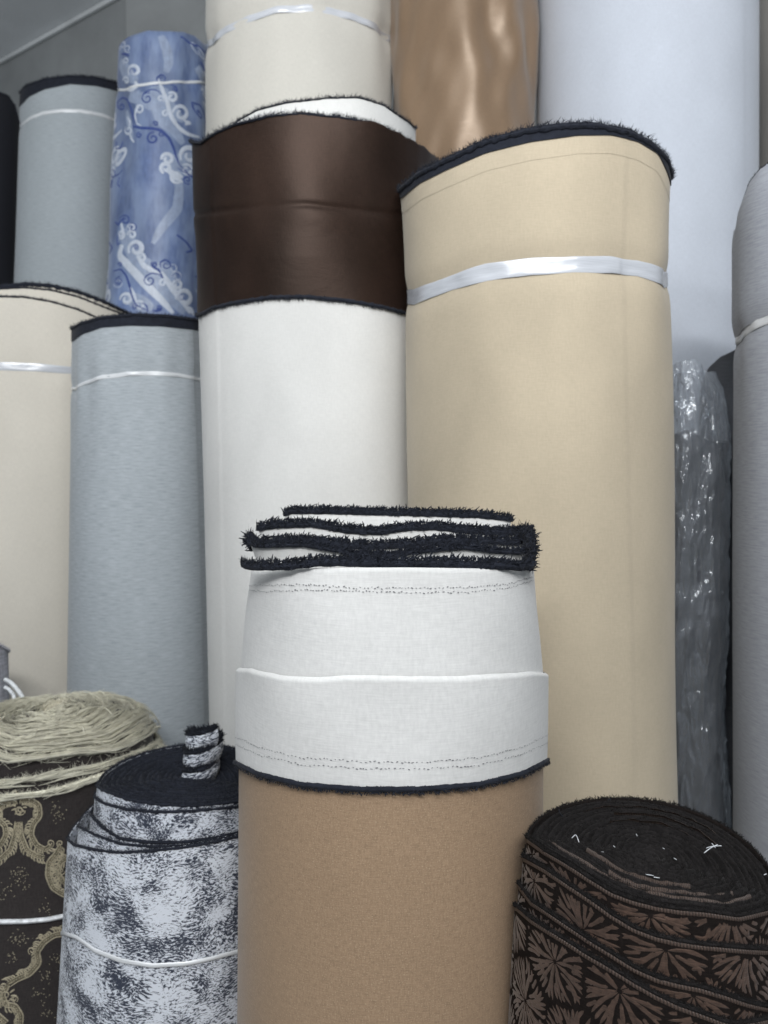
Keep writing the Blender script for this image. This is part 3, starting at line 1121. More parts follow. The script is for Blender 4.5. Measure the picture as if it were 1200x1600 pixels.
for y0, pts, w in (
    (30, [(330, 760), (480, 790), (600, 860), (640, 980), (760, 1080), (860, 1230)], 190),
    (30, [(560, 660), (660, 760), (740, 900), (860, 1010)], 190),
    (30, [(240, 430), (330, 540), (400, 640)], 170),
    (30, [(690, 1400), (800, 1440), (930, 1400), (1030, 1420)], 230),
    (30, [(290, 900), (330, 1080), (350, 1180)], 90),
    (260, [(780, 80), (820, 200), (800, 420), (640, 620), (560, 760)], 120),
    (260, [(250, 640), (330, 780), (420, 950), (600, 1120), (760, 1300), (880, 1440)], 260),
    (260, [(300, 1280), (420, 1340), (560, 1400)], 170),
    (260, [(600, 960), (720, 1060), (800, 1160)], 150),
    (30, [(640, 160), (700, 300), (720, 420), (690, 520)], 120),
):
    ribbon_px(hm, r, pr(y0, pts), w * K1, .0003, shifts=SH, it=8, n=70)
for y0, pts, w in (
    (30, [(620, 590), (655, 700), (700, 800), (720, 900), (760, 1000), (830, 1085), (920, 1140), (1020, 1165)], 62),
    (30, [(390, 620), (410, 660), (350, 690), (280, 690)], 60),
    (30, [(470, 870), (440, 850), (400, 880), (385, 950), (400, 1030), (450, 1055)], 24),
    (30, [(300, 960), (330, 1010), (320, 1060)], 34),
    (30, [(320, 1130), (345, 1180), (375, 1215)], 26),
    (30, [(860, 980), (890, 1010), (930, 1020), (880, 1040)], 40),
    (30, [(690, 1480), (760, 1530), (850, 1560)], 70),
    (260, [(700, 20), (770, 110), (850, 160)], 60),
    (260, [(240, 560), (260, 640), (250, 720)], 40),
    (260, [(250, 770), (215, 880), (300, 960), (400, 1060), (500, 1170), (640, 1310), (760, 1450)], 100),  # bright satin highlight painted in as a broad white stroke
    (260, [(400, 880), (470, 980), (560, 1030), (640, 1070)], 70),
    (260, [(640, 1040), (690, 1110), (760, 1220), (850, 1330), (930, 1450)], 76),
    (260, [(330, 1190), (380, 1290), (400, 1370)], 50),
    (260, [(900, 1390), (950, 1420), (970, 1470)], 60),
):
    ribbon_px(wm, r, pr(y0, pts), w * K1, .0006, shifts=SH, it=6)
for y0, x, y, rad, a, cw, w in (
    (30, 390, 520, 62, 2.4, 1, 36), (30, 300, 605, 36, 3, 1, 24), (30, 310, 420, 34, 2, 1, 18), (30, 840, 930, 84, 3.2, 1, 46), (30, 750, 770, 52, 4, 1, 34), (30, 685, 935, 36, 0, -1, 24),
    (30, 640, 790, 34, 1, -1, 20), (30, 430, 895, 44, 4, 1, 22), (30, 310, 1090, 46, 4, -1, 26), (30, 705, 1385, 60, 3, 1, 44), (30, 690, 1475, 56, 2, 1, 44), (30, 920, 1345, 96, 2.6, 1, 56),
    (30, 1000, 1430, 76, 3.6, 1, 54), (30, 890, 1490, 60, 4, 1, 40), (260, 790, 110, 60, 1, 1, 44), (260, 340, 600, 40, 3, 1, 26), (260, 345, 670, 44, 3, 1, 32), (260, 240, 670, 42, 2, -1, 30),
    (260, 390, 810, 82, 2.6, 1, 58), (260, 440, 900, 46, 4, 1, 36), (260, 805, 1170, 52, 3, 1, 38), (260, 880, 1300, 90, 3, 1, 60), (260, 660, 1150, 40, 0, -1, 26), (260, 300, 1310, 62, 3, 1, 44), (260, 430, 1370, 50, 3, 1, 34),
    (260, 800, 1090, 60, 3, 1, 10), (260, 760, 1010, 50, 3, 1, 9), (260, 215, 1150, 50, 3, -1, 10), (30, 270, 260, 50, 2, 1, 14), (30, 330, 300, 40, 1, 1, 12)):
    lobe(wm, y0, x, y, rad, a, cw, w, .0006)
for y0, pts, w in (
    (30, [(215, 880), (200, 820), (250, 765), (305, 790), (345, 880), (370, 970), (405, 1055)], 24),
    (30, [(645, 740), (600, 705), (540, 700), (475, 735), (455, 800)], 18),
    (30, [(560, 660), (615, 640), (600, 580), (645, 545), (695, 575)], 16),
    (30, [(360, 1055), (450, 1080), (540, 1085), (640, 1105), (720, 1180), (765, 1280), (790, 1370), (822, 1445)], 36),
    (30, [(822, 1445), (870, 1490), (935, 1560), (1000, 1580)], 18),
    (30, [(900, 1455), (940, 1495), (960, 1565)], 18),
    (30, [(740, 640), (790, 660), (805, 710), (770, 700)], 16),
    (30, [(950, 1215), (955, 1290), (1015, 1335), (1030, 1290)], 24),
    (30, [(205, 300), (250, 220), (330, 170)], 26),
    (30, [(1020, 420), (1060, 480), (1090, 560)], 26),
    (260, [(800, 20), (900, 80), (1005, 140), (1040, 130)], 18),
    (260, [(1015, 170), (1000, 230), (1030, 295)], 18),
    (260, [(180, 545), (215, 575), (240, 530), (270, 500)], 24),
    (260, [(230, 640), (200, 710), (205, 780), (230, 740)], 14),
    (260, [(165, 1030), (240, 1010), (295, 1080), (330, 1180), (358, 1290), (400, 1370), (510, 1425)], 26),
    (260, [(665, 1105), (620, 1065), (550, 1050), (490, 1085), (470, 1130)], 18),
    (260, [(560, 950), (570, 1000), (620, 1020), (640, 1060), (665, 1105)], 28),
    (260, [(640, 1000), (630, 950), (680, 920), (740, 960)], 18),
    (260, [(455, 1345), (500, 1375), (515, 1430)], 20),
    (260, [(110, 740), (150, 800), (120, 860)], 30),
    (260, [(560, 1420), (600, 1430), (640, 1400)], 22),
):
    ribbon_px(nm, r, pr(y0, pts), w * K1, .0009, shifts=SH, it=4)
for y0, x, y, rad, a, cw, w in (
    (30, 240, 855, 40, 4, -1, 20), (30, 510, 790, 60, 5.2, -1, 18), (30, 650, 585, 42, 4, 1, 12), (30, 565, 1185, 62, 5, -1, 22), (30, 590, 1040, 28, 3, 1, 14), (30, 430, 1145, 32, 5, -1, 18), (30, 640, 1140, 34, 4, 1, 14),
    (30, 780, 690, 26, 3, 1, 10), (260, 895, 135, 44, 1, 1, 18), (260, 280, 525, 52, 3.3, 1, 18), (260, 355, 600, 46, 3.6, 1, 14), (260, 225, 1130, 46, 5, -1, 16), (260, 230, 965, 24, 3, 1, 12),
    (260, 530, 1125, 62, 4.4, -1, 18), (260, 690, 975, 58, 3.3, 1, 16), (260, 575, 965, 34, 4, -1, 20), (260, 375, 1385, 30, 4, 1, 14), (260, 620, 1405, 32, 4, 1, 18), (260, 800, 1100, 58, 3, 1, 6), (30, 380, 530, 30, 3, 1, 8), (260, 385, 790, 34, 3, 1, 12), (260, 840, 1300, 36, 3, 1, 10)):
    lobe(nm, y0, x, y, rad, a, cw, w, .0009, turns=1.4, inner=.15)
hm.build("motif_halo_and_sheen", M['blue_halo'], r.root, kind="stuff")
wm.build("white_motif_and_highlight", M['blue_white'], r.root, kind="stuff")
nm.build("navy_motif", M['blue_navy'], r.root, kind="stuff")

# ================================================================== BACK CENTRE CREAM
r = Roll("greyish cream fabric roll rising behind the brown cuffed white roll", (323, 612, 160), (322, 612, 700), 1.52)
zt = r.zc([(323, -70), (400, -110), (470, -120), (540, -110), (612, -75)])
zbd = r.zc([(323, 70), (350, 46), (384, 28), (430, 14), (480, 9), (520, 13), (555, 24), (590, 43), (612, 62)])
r.wr = Wave(.0018, 4, 9, 9, 41)
r.extra = [pinch(zbd, .006, .016, .0026, 17, 42, .07)]
r.sheet("fabric_body", M['cream_grey'], 0.0, zt, nz=110, nth=220, lip=.003)
r.band("tie_band", M['band'], zbd, .012, dr=.0012, crumple=.0015, seed=43)
r.rolled_end(M['cream_grey'], zt, dr=-.004, nth=60, nr=30, seed=12)

# ================================================================== SATIN TAN ROLL
r = Roll("shiny tan satin fabric roll with rippled highlights", (613, 839, 80), (622, 842, 700), 1.50)
zt = r.zc([(613, -60), (725, -90), (839, -60)])
w1 = Wave(.0046, 13, 20, 16, 52)
w1s = Wave(.0019, 17, 60, 16, 53)
r.wr = lambda th, z: w1s(th, z) + w1(th, z + .08 * np.sin(2 * th)) + .0012 * np.sin(9 * th + 14 * z + 1.5 * np.sin(23 * z))
r.sheet("fabric_body", M['satin'], 0.0, zt, nz=150, nth=260, lip=.003)
r.rolled_end(M['satin'], zt, dr=-.004, nth=60, nr=30, seed=13)

# ================================================================== PALE ROLL
r = Roll("broad pale bluish white fabric roll behind the beige roll", (838, 1186, 100), (842, 1184, 560), 1.50)
zt = r.zc([(838, -60), (1012, -90), (1186, -60)])
r.wr = Wave(.0012, 3, 7, 9, 55)
r.extra = [seam(.95, .001)]
r.sheet("fabric_body", M['pale'], 0.0, zt, nz=60, nth=200, lip=.003)
r.rolled_end(M['pale'], zt, dr=-.004, nth=60, nr=30, seed=14)

r = Roll("taupe fabric roll showing as a sliver at the top right edge", (1184, 1400, 100), (1184, 1400, 700), 1.75)
zt = r.zc([(1184, -60), (1290, -90), (1400, -60)])
r.sheet("fabric_body", M['taupe'], 0.0, zt, nz=40, nth=120, lip=.003)
r.rolled_end(M['taupe'], zt, dr=-.004, nth=60, nr=30, seed=15)

# ================================================================== RIGHT GREY ROLL
r = Roll("slate grey fabric roll cut off by the right edge, tied with a white band", (1144, 1440, 420), (1144, 1452, 1270), .95)
zt = r.zc([(1143, 345), (1150, 312), (1163, 284), (1182, 263), (1200, 251), (1240, 235), (1290, 228), (1360, 240), (1440, 300)])
zbd = r.zc([(1143, 534), (1152, 523), (1170, 512), (1185, 504), (1200, 498), (1240, 486), (1290, 480), (1360, 488), (1440, 530)])
r.wr = Wave(.0016, 5, 10, 9, 61)
r.extra = [pinch(zbd, .0045, .014, .0016, 17, 62), lambda th, z: -.007 * np.clip((z - zt(th) + .04) / .04, 0, 1) ** 2]
r.sheet("fabric_body", M['grey_right'], 0.0, zt, nz=110, nth=240, lip=.003)
r.sheet("outer_turn", M['grey_right'], lambda t: zbd(t) + .004, lambda t: zt(t) - .016, dr=.0022, nz=30, lip=.002)
P_, N_ = r.ring_frame(zt, -.001, 500)
fringe("selvedge_fringe", M['black'], P_, N_, r.root, h=.003, w=.003, per_m=3000, hl=.003, seed=62)
r.band("tie_band", M['band_thin'], zbd, .011, dr=.0012, seed=63)
r.rolled_end(M['grey_right'], zt, dr=-.004, nth=80, nr=40, seed=16)

# ================================================================== CHARCOAL ROLL AND PLASTIC WRAPPED ROLL
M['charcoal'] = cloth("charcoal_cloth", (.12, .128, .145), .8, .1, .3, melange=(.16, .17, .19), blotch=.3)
r = Roll("charcoal fabric roll in the dark gap behind the slate grey roll", (1092, 1240, 700), (1098, 1242, 1240), 1.20)
zt = r.zc([(1092, 640), (1098, 600), (1108, 575), (1125, 558), (1150, 546), (1190, 545), (1240, 580)])
r.wr = Wave(.002, 5, 14, 9, 70)
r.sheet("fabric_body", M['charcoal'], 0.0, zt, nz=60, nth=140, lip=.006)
r.rolled_end(M['charcoal'], zt, dr=-.006, nth=60, nr=24, seed=17)

r = Roll("narrow grey roll wrapped in crumpled clear plastic beside the tall beige roll", (1020, 1128, 700), (1024, 1140, 1240), 1.12)
zt = r.zc([(1022, 690), (1072, 672), (1122, 690)])
r.wr = Wave(.003, 5, 14, 9, 71)
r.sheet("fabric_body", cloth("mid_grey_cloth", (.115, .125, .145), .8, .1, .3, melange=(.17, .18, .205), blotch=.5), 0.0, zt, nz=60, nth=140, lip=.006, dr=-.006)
r.rolled_end(M['grey_right'], zt, dr=-.012, nth=60, nr=30, seed=17)
ff = r.zc([(1022, 575), (1050, 566), (1085, 560), (1105, 566), (1122, 580)])
w2, w3 = Wave(.0036, 9, 60, 12, 72), Wave(.0020, 22, 150, 14, 73)
w4, w5 = Wave(1, 14, 60, 8, 74), Wave(1, 20, 170, 8, 75)
w6 = Wave(.005, 4, 26, 8, 76)
fw = lambda TH, Z, t: w6(TH, Z) - .001 + .0026 * (1 - np.abs(np.tanh(1.6 * w4(TH, Z)))) + .0022 * (1 - np.abs(np.tanh(2 * w5(TH, Z)))) + .5 * w2(TH, Z) + .3 * w3(TH, Z) - .010 * np.clip((t - .97) / .03, 0, 1) ** 2
r.sheet("plastic_wrap", M['film'], .02, ff, nz=420, nth=260, drf=fw, power=1.0)

# ================================================================== MARBLE PRINT ROLL
r = Roll("navy and white abstract print fabric roll with loosened turns and a twisted end sticking up", (103, 470, 1330), (84, 466, 1600), .86)
r.wr = Wave(.0009, 4, 12, 9, 81)
bk = (300, 1163)
e0 = r.zc([(138, 1212), (160, 1233), (200, 1248), (250, 1256), (300, 1258), (370, 1252), (420, 1235)], dr=-.027, back=bk)
e0b = r.zc([(140, 1238), (165, 1255), (200, 1264), (250, 1268), (300, 1266), (370, 1260), (420, 1245)], dr=-.025, back=(300, 1176))
e1 = r.zc([(138, 1266), (161, 1292), (187, 1309), (232, 1315), (285, 1315), (337, 1308), (370, 1301), (430, 1270)], dr=-.022, back=(300, 1200))
e2 = r.zc([(108, 1268), (120, 1288), (150, 1304), (190, 1318), (240, 1322), (300, 1319), (370, 1304), (430, 1275)], dr=-.010, back=(300, 1210))
e3 = r.zc([(101, 1303), (116, 1319), (150, 1327), (187, 1331), (225, 1329), (285, 1323), (337, 1314), (371, 1306), (450, 1270)], back=(300, 1220))
low = lambda f, d: (lambda t: f(t) - d)
r.sheet("fabric_body", M['marble'], 0.0, e3, nz=70, nth=260, lip=.0015)
r.sheet("loose_turn", M['marble'], low(e3, .06), e2, dr=-.010, nz=14, lip=.0015)
r.sheet("middle_turn", M['marble'], low(e3, .08), e1, dr=-.022, nz=14, lip=.0012)
r.sheet("second_turn", M['marble'], low(e3, .08), e0b, dr=-.0250, nz=14, lip=.0012)
r.sheet("inner_turn", M['marble'], low(e3, .08), low(e0, .0005), dr=-.027, nz=14, lip=.0012)
for k, (zf, d, h) in enumerate(((e3, .0002, .0035), (e2, -.010, .0032), (e1, -.022, .0045), (e0b, -.0248, .0035), (e0, -.027, .004))):
    P_, N_ = r.ring_frame(zf, d, 700)
    fringe("edge_fringe", M['black'], P_, N_, r.root, h=h, w=.0026, per_m=6500, hl=.0026, out=.5, seed=82 + k, hw=.0003)
r.rolled_end(M['black'], low(e0, -.0005), dr=-.028, pitch=.0065, amp=.0045, nth=220, nr=150, hairs=26000, hl=.0042, seed=18, rough=.0012)
rr_, ang = MB(), None
zbm = r.zc([(103, 1458), (120, 1463), (150, 1484), (190, 1500), (240, 1507), (290, 1504), (330, 1496), (370, 1486), (430, 1470)])
r.band("tie_cord", M['band_thin'], zbm, .0046, dr=.0012, seed=87, crumple=.0004)
# twisted end
kc = at(312, 1195, .875)
t = np.linspace(0, 1, 200)
turns = 2.3
knob = None
V, UV = [], []
for s_, (a0) in enumerate((0, 1)):
    rad = .0205 - .0035 * t + .0022 * np.sin(t * 31)
    a = -2.4 + t * turns * 2 * PI
    cx_, cy_ = kc[0] + rad * np.cos(a) + .008 * t, kc[1] + rad * np.sin(a)
    V.append(np.stack([cx_, cy_, kc[2] - .022 + .048 * t + (.022 if s_ else 0)], -1))
    UV.append(np.stack([t * .2, np.full(200, .02 * s_)], -1))
mid = [V[0] + (V[1] - V[0]) * k for k in np.linspace(0, 1, 6)]
Nn = np.stack([np.cos(a), np.sin(a), 0 * a], -1)
mid = [q + Nn * (.003 * math.sin(k / 5 * PI)) for k, q in enumerate(mid)]
m = MB()
m.grid(np.stack(mid), np.stack([UV[0] + (UV[1] - UV[0]) * k for k in np.linspace(0, 1, 6)]))
tw = m.build("twisted_end", M['marble'], r.root)
fringe("twist_fringe", M['black'], V[1] + Nn * .0004, Nn, tw, h=.0062, w=.004, per_m=12000, hl=.0044, out=.7, seed=91, hw=.0005, jag=.6, tw=.35)
MARBLE = r

# ================================================================== DAMASK ROLL
r = Roll("dark brown damask fabric roll with pale gold scrolls and a frayed straw coloured top", (-98, 248, 1250), (-98, 238, 1600), 1.05)
r.wr = Wave(.0015, 4, 14, 9, 101)
bk = (80, 1088)
zo = r.zc([(-98, 1205), (-40, 1235), (0, 1243), (60, 1238), (110, 1226), (170, 1205), (225, 1183), (250, 1165)], dr=.004, back=(80, 1110))
zd1 = r.zc([(-98, 1188), (-40, 1215), (0, 1222), (58, 1215), (105, 1205), (140, 1199), (200, 1180), (250, 1158)], dr=-.003, back=(80, 1105))
r.sheet("fabric_body", M['damask_base'], 0.0, zo, nz=70, nth=240, dr=0.0, lip=.002)


def threads(name, mat, zf, dr, n, ln, parent, seed, spread=.012, droop=.004, rad_spread=.006, thick=.0009, thr=(-2.9, 2.9), dz=0.0):
    """loose yarns lying along the frayed edge"""
    q = np.random.default_rng(seed)
    m = MB()
    th0 = q.uniform(*thr, n)
    L = ln * q.uniform(.5, 1.7, n)
    nb = 5
    bo = [(q.normal(0, rad_spread), q.normal(0, spread), q.integers(3, 9), q.uniform(0, 6.28), q.integers(5, 14), q.uniform(0, 6.28)) for _ in range(nb)]
    for i in range(n):
        k = 12
        s = np.linspace(-.5, .5, k)
        th = th0[i] + s * L[i] / r.R0
        bd, bz, k1, p1, k2, p2 = bo[int(q.integers(0, nb))]
        loose = q.uniform(0, 1) < .12
        zz = zf(th) + dz + bz * .6 + .0012 * np.sin(k2 * th + p2) + q.normal(0, .0007) + (s * q.normal(0, spread * 2) if loose else 0) - droop * (s * 2) ** 2 * q.uniform(0, 1) * (1 if loose else .3)
        d = dr + bd + .0022 * np.sin(k1 * th + p1) + q.normal(0, .0007) + (s * q.normal(0, .008) if loose else 0)
        P = r.P(th, zz, d)
        w = thick * q.uniform(.6, 1.5) * (1 - .75 * np.abs(s * 2) ** 2)
        a = q.uniform(0, PI)
        rows = [P + np.array([0, -.5, 1.])[None] * w[:, None], P + np.array([0, -1., -.2])[None] * (w * .6)[:, None], P + np.array([0, .5, -1.])[None] * w[:, None]]
        m.grid(np.stack(rows), np.stack([np.stack([th * r.R0, zz + j * .001], -1) for j in range(3)]))
    return m.build(name, mat, parent, kind="stuff")


layer_px = [  # front image edge of each wound layer, inner ones last
    (zo, .005, None),
    (zd1, -.003, None),
]
fr_layers = []
fr = [(-.008, 1188, 1184, 1170, 1140, 1098), (-.016, 1178, 1174, 1160, 1122, 1094), (-.028, 1164, 1159, 1146, 1114, 1092), (-.048, 1152, 1146, 1136, 1108, 1092), (-.074, 1140, 1134, 1126, 1106, 1090), (-.100, 1130, 1124, 1118, 1104, 1092), (-.122, 1122, 1117, 1112, 1102, 1094)]
for k, (d, a, b, c, e_, bb) in enumerate(fr):
    R_ = r.R0 + d
    half = 173 * R_ / r.R0
    zf = r.zc([(75 - half, e_ + 14), (20, a), (75, b), (75 + half * .6, c), (75 + half, e_)], dr=d, back=(80, bb))
    fr_layers.append((zf, d))
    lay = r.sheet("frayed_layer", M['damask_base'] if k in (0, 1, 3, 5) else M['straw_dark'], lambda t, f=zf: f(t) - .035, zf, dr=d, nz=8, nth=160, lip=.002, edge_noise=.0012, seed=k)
    threads("loose_threads", M['straw'], zf, d + .002, 900 - 80 * k, .060, lay, 110 + k, spread=.0042, rad_spread=.0045, dz=-.001, thick=.0006, droop=.002)
    P_, N_ = r.ring_frame(lambda t, f=zf: f(t) - .002, d + .001, 500)
    fringe("fray", M['straw'], P_, N_, lay, h=.006, w=.004, per_m=700, hl=.012, out=1.0, seed=130 + k, wob=.002, hw=.0003, down=.8, cl=.05, tube=False)
P_, N_ = r.ring_frame(lambda t: zo(t) - .001, .004, 500)
fringe("fray", M['straw'], P_, N_, r.root, h=.006, w=.003, per_m=3200, hl=.007, out=.6, seed=140, wob=.002, hw=.0003, down=.7, cl=.05)
threads("loose_threads", M['straw'], zo, .005, 420, .040, r.root, 141, spread=.0025, rad_spread=.001, droop=.001, dz=-.003)
lay = r.sheet("frayed_layer", M['damask_base'], lambda t: zd1(t) - .03, lambda t: zd1(t), dr=-.003, nz=8, lip=.002)
P_, N_ = r.ring_frame(zd1, -.002, 500)
fringe("fray", M['straw'], P_, N_, lay, h=.007, w=.003, per_m=3500, hl=.009, out=.6, seed=142, wob=.002, hw=.0003, down=.7, cl=.05, tube=False)
threads("loose_threads", M['straw'], zd1, -.001, 420, .035, lay, 143, spread=.003, rad_spread=.001, droop=.001, dz=-.002)
q_ = np.random.default_rng(9)
for k in range(16):
    t0 = q_.uniform(-1.3, 2.6)
    f_, d_ = fr_layers[int(q_.integers(0, 5))]
    b_ = r.P(t0, float(f_(t0)), d_ + .003)
    dv = np.array([q_.normal(0, .012), q_.normal(-.004, .006), q_.uniform(.002, .014)])
    tube("stray_thread", M['straw'], [b_, b_ + dv * .5 + [0, 0, .003], b_ + dv + [q_.normal(0, .004), 0, 0]], .0005, r.root, n=4, sub=8)
full = [(zd1, -.003)] + fr_layers
for k in range(1, len(full) - 1):
    (fa, da), (fb, db) = full[k], full[k + 1]
    for j in (.25, .5, .75):
        threads("loose_threads", M['straw'], lambda t, fa=fa, fb=fb, j=j: fa(t) + (fb(t) - fa(t)) * j + .0005, da + (db - da) * j, 170, .055, r.root, 200 + 5 * k + int(j * 4), spread=.004, rad_spread=.005, thick=.0006, droop=.002)
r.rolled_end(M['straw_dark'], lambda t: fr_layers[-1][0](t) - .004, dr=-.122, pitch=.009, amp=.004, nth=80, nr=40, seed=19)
# woven scrolls
gm, gf = MB(), MB()
c5 = lambda L: [(x * .375, 1000 + y * .375) for x, y in L]
SHD = (0, 1.25, -1.25)


def scroll(pts, w=9, comb=True, pearls=True, flip=1):
    q = smooth_path(c5(pts), 70, 6)
    T = np.gradient(q, axis=0)
    T /= np.linalg.norm(T, axis=1, keepdims=True) + 1e-9
    Nq = np.stack([-T[:, 1], T[:, 0]], -1) * flip
    w = w * 1.2
    ribbon_px(gf, r, q, w * 1.15, .0003, raw_pts=True, shifts=SHD)
    ribbon_px(gm, r, q - Nq * w * .42, 3.0, .0007, raw_pts=True, shifts=SHD)
    ribbon_px(gm, r, q + Nq * w * .30, 2.4, .0007, raw_pts=True, shifts=SHD)
    d = np.concatenate([[0], np.cumsum(np.linalg.norm(np.diff(q, axis=0), axis=1))])
    k = max(3, int(d[-1] / 4.2))
    for i in range(k):
        j = int((i + .5) / k * (len(q) - 1))
        c = q[j]
        if pearls:
            ribbon_px(gm, r, np.stack([c - T[j] * 1.2, c, c + T[j] * 1.2]), 2.0, .0008, raw_pts=True, shifts=SHD, taper=False)
        if comb:
            s = c + Nq[j] * w * .36
            L = w * (.75 + .25 * math.sin(i * .9))
            pts2 = [s, s + Nq[j] * L * .55 + T[j] * L * .25, s + Nq[j] * L * .75 + T[j] * L * .75]
            ribbon_px(gm, r, pts2, 3.4, .0007, n=8, it=1, shifts=SHD)
    return q


def curl(x, y, rad, a, cw, w=2.6):
    ribbon_px(gm, r, spiral(x * .375, 1000 + y * .375, rad * .375, 1.3, a, cw, inner=.2), w, .0008, raw_pts=True, shifts=SHD)


scroll([(82, 668), (115, 665), (160, 690), (165, 735), (135, 770), (125, 815), (150, 860), (190, 880), (215, 858)], 8)
scroll([(70, 668), (30, 670), (-10, 700), (-20, 740), (20, 775), (25, 815), (0, 860), (-40, 880)], 8, flip=-1)
scroll([(80, 760), (85, 820), (110, 880), (150, 905), (185, 912)], 7)
scroll([(70, 760), (60, 820), (40, 880), (0, 915), (-40, 920)], 7, flip=-1)
scroll([(255, 860), (235, 895), (205, 930), (200, 985), (220, 1035), (262, 1062), (300, 1070)], 8, flip=-1)
scroll([(285, 905), (250, 930), (240, 975), (262, 1012), (300, 1020)], 7)
scroll([(268, 1225), (225, 1232), (180, 1262), (150, 1305), (160, 1350), (120, 1395), (70, 1415), (30, 1440)], 9)
scroll([(30, 1440), (5, 1480), (20, 1525), (60, 1530), (85, 1570), (80, 1620)], 8)
scroll([(25, 1600), (-20, 1560), (-40, 1500), (-20, 1450)], 8, flip=-1)
for x, y, rad, a, cw in ((210, 850, 16, 1, -1), (80, 712, 24, 0, 1), (80, 712, 14, 2, -1), (250, 850, 14, 2, 1), (258, 1210, 20, 1, -1), (22, 1485, 28, 0, 1), (130, 1300, 16, 2, 1), (60, 1500, 14, 1, -1), (60, 640, 14, 1, 1), (110, 800, 12, 1, 1), (40, 800, 12, 1, -1), (255, 965, 18, 0, 1), (170, 1240, 14, 0, 1), (110, 1400, 12, 0, 1)):
    curl(x, y, rad, a, cw)
for cx_, cy_, rad, npt in ((78, 700, 34, 9), (22, 1486, 46, 10), (262, 970, 40, 9)):
    for i in range(npt):
        a = i / npt * 2 * PI
        ribbon_px(gm, r, c5([(cx_ + math.cos(a) * rad * .45, cy_ + math.sin(a) * rad * .45), (cx_ + math.cos(a) * rad, cy_ + math.sin(a) * rad)]), 3.4, .0008, n=6, it=0, shifts=SHD)
q_ = np.random.default_rng(5)
for (cx_, cy_) in ((90, 970), (60, 985), (250, 720), (230, 710), (100, 1250), (60, 1250), (40, 1320), (90, 1020), (200, 1130), (20, 1050), (160, 1480), (190, 1400), (230, 1330), (200, 1560)):
    for _ in range(16):
        x, y = cx_ + q_.normal(0, 16), cy_ + q_.normal(0, 16)
        ribbon_px(gm, r, c5([(x, y), (x + q_.uniform(-7, 7), y + q_.uniform(2, 7))]), 1.3, .0004, n=4, it=0, shifts=SHD)
gf.build("scroll_ground", M['damask_mid'], r.root, kind="stuff")
gm.build("woven_scrolls", M['damask_gold'], r.root, kind="stuff")
zc_ = r.zc([(-98, 1425), (-40, 1437), (0, 1440), (40, 1440), (75, 1437), (105, 1430), (180, 1412), (240, 1390)])
P_, N_ = r.ring_frame(zc_, .0022, 300)
tube("tie_cord", M['cord'], P_, .0030, r.root, sub=300)

# ================================================================== SMALL LILAC ROLL
r = Roll("small lilac grey mesh roll peeking in at the left edge behind the frayed roll", (-100, 13, 1050), (-100, 15, 1100), 1.22)
zt = r.zc([(-100, 1020), (-45, 1005), (0, 1008), (13, 1018)])
r.wr = Wave(.002, 6, 40, 9, 151)
r.sheet("fabric_body", M['lilac'], 0.0, zt, nz=60, nth=100, lip=.003)
r.rolled_end(M['lilac'], zt, dr=-.003, nth=60, nr=24, seed=20)
P_, N_ = r.ring_frame(zt, .001, 300)
fringe("edge_fringe", M['lilac'], P_, N_, r.root, h=.006, w=.004, per_m=3000, hl=.005, seed=151)
tube("tie_cord", M['cord'], [at(8, 1062, 1.165), at(16, 1066, 1.16), at(24, 1074, 1.155), at(33, 1086, 1.15), at(38, 1098, 1.15)], .0035, r.root)
tube("tie_cord", M['cord'], [at(8, 1074, 1.165), at(15, 1078, 1.16), at(21, 1086, 1.155), at(24, 1098, 1.15)], .003, r.root)

# ================================================================== BROCADE ROLL
r = Roll("dark brocade fabric roll with brown leaf pattern lying lowest at the right front", (812, 1238, 1400), (800, 1246, 1600), .57)
r.wr = Wave(.0008, 4, 14, 9, 161)
c6 = lambda L: [(780 + .35 * x, 1220 + .35 * y) for x, y in L]
bk = (1010, 1252)
b0 = r.zc(c6([(130, 250), (200, 305), (300, 365), (400, 430), (500, 490), (600, 525), (700, 548), (800, 562), (900, 568), (980, 578), (1060, 590), (1110, 580), (1200, 560), (1300, 500)]), dr=-.004, back=bk)
b1 = r.zc(c6([(115, 335), (200, 385), (300, 455), (400, 520), (500, 590), (600, 648), (700, 684), (800, 705), (900, 718), (1000, 726), (1100, 735), (1200, 742), (1300, 700)]), dr=-.002, back=(1010, 1262))
b2 = r.zc(c6([(90, 455), (140, 530), (200, 570), (300, 640), (400, 705), (500, 765), (600, 825), (700, 868), (800, 892), (900, 910), (1000, 940), (1100, 975), (1200, 1000), (1300, 980)]), dr=.0002, back=(1010, 1275))
b3 = r.zc(c6([(80, 555), (140, 610), (200, 650), (300, 712), (400, 775), (500, 830), (600, 890), (700, 945), (800, 990), (900, 1025), (1000, 1062), (1040, 1072), (1120, 1064), (1200, 1050), (1300, 1010)]), dr=.0022, back=(1010, 1290))
edges = [(b0, -.004), (b1, -.002), (b2, .0002), (b3, .0022)]
names = ["inner_turn", "second_turn", "third_turn", "fabric_body"]
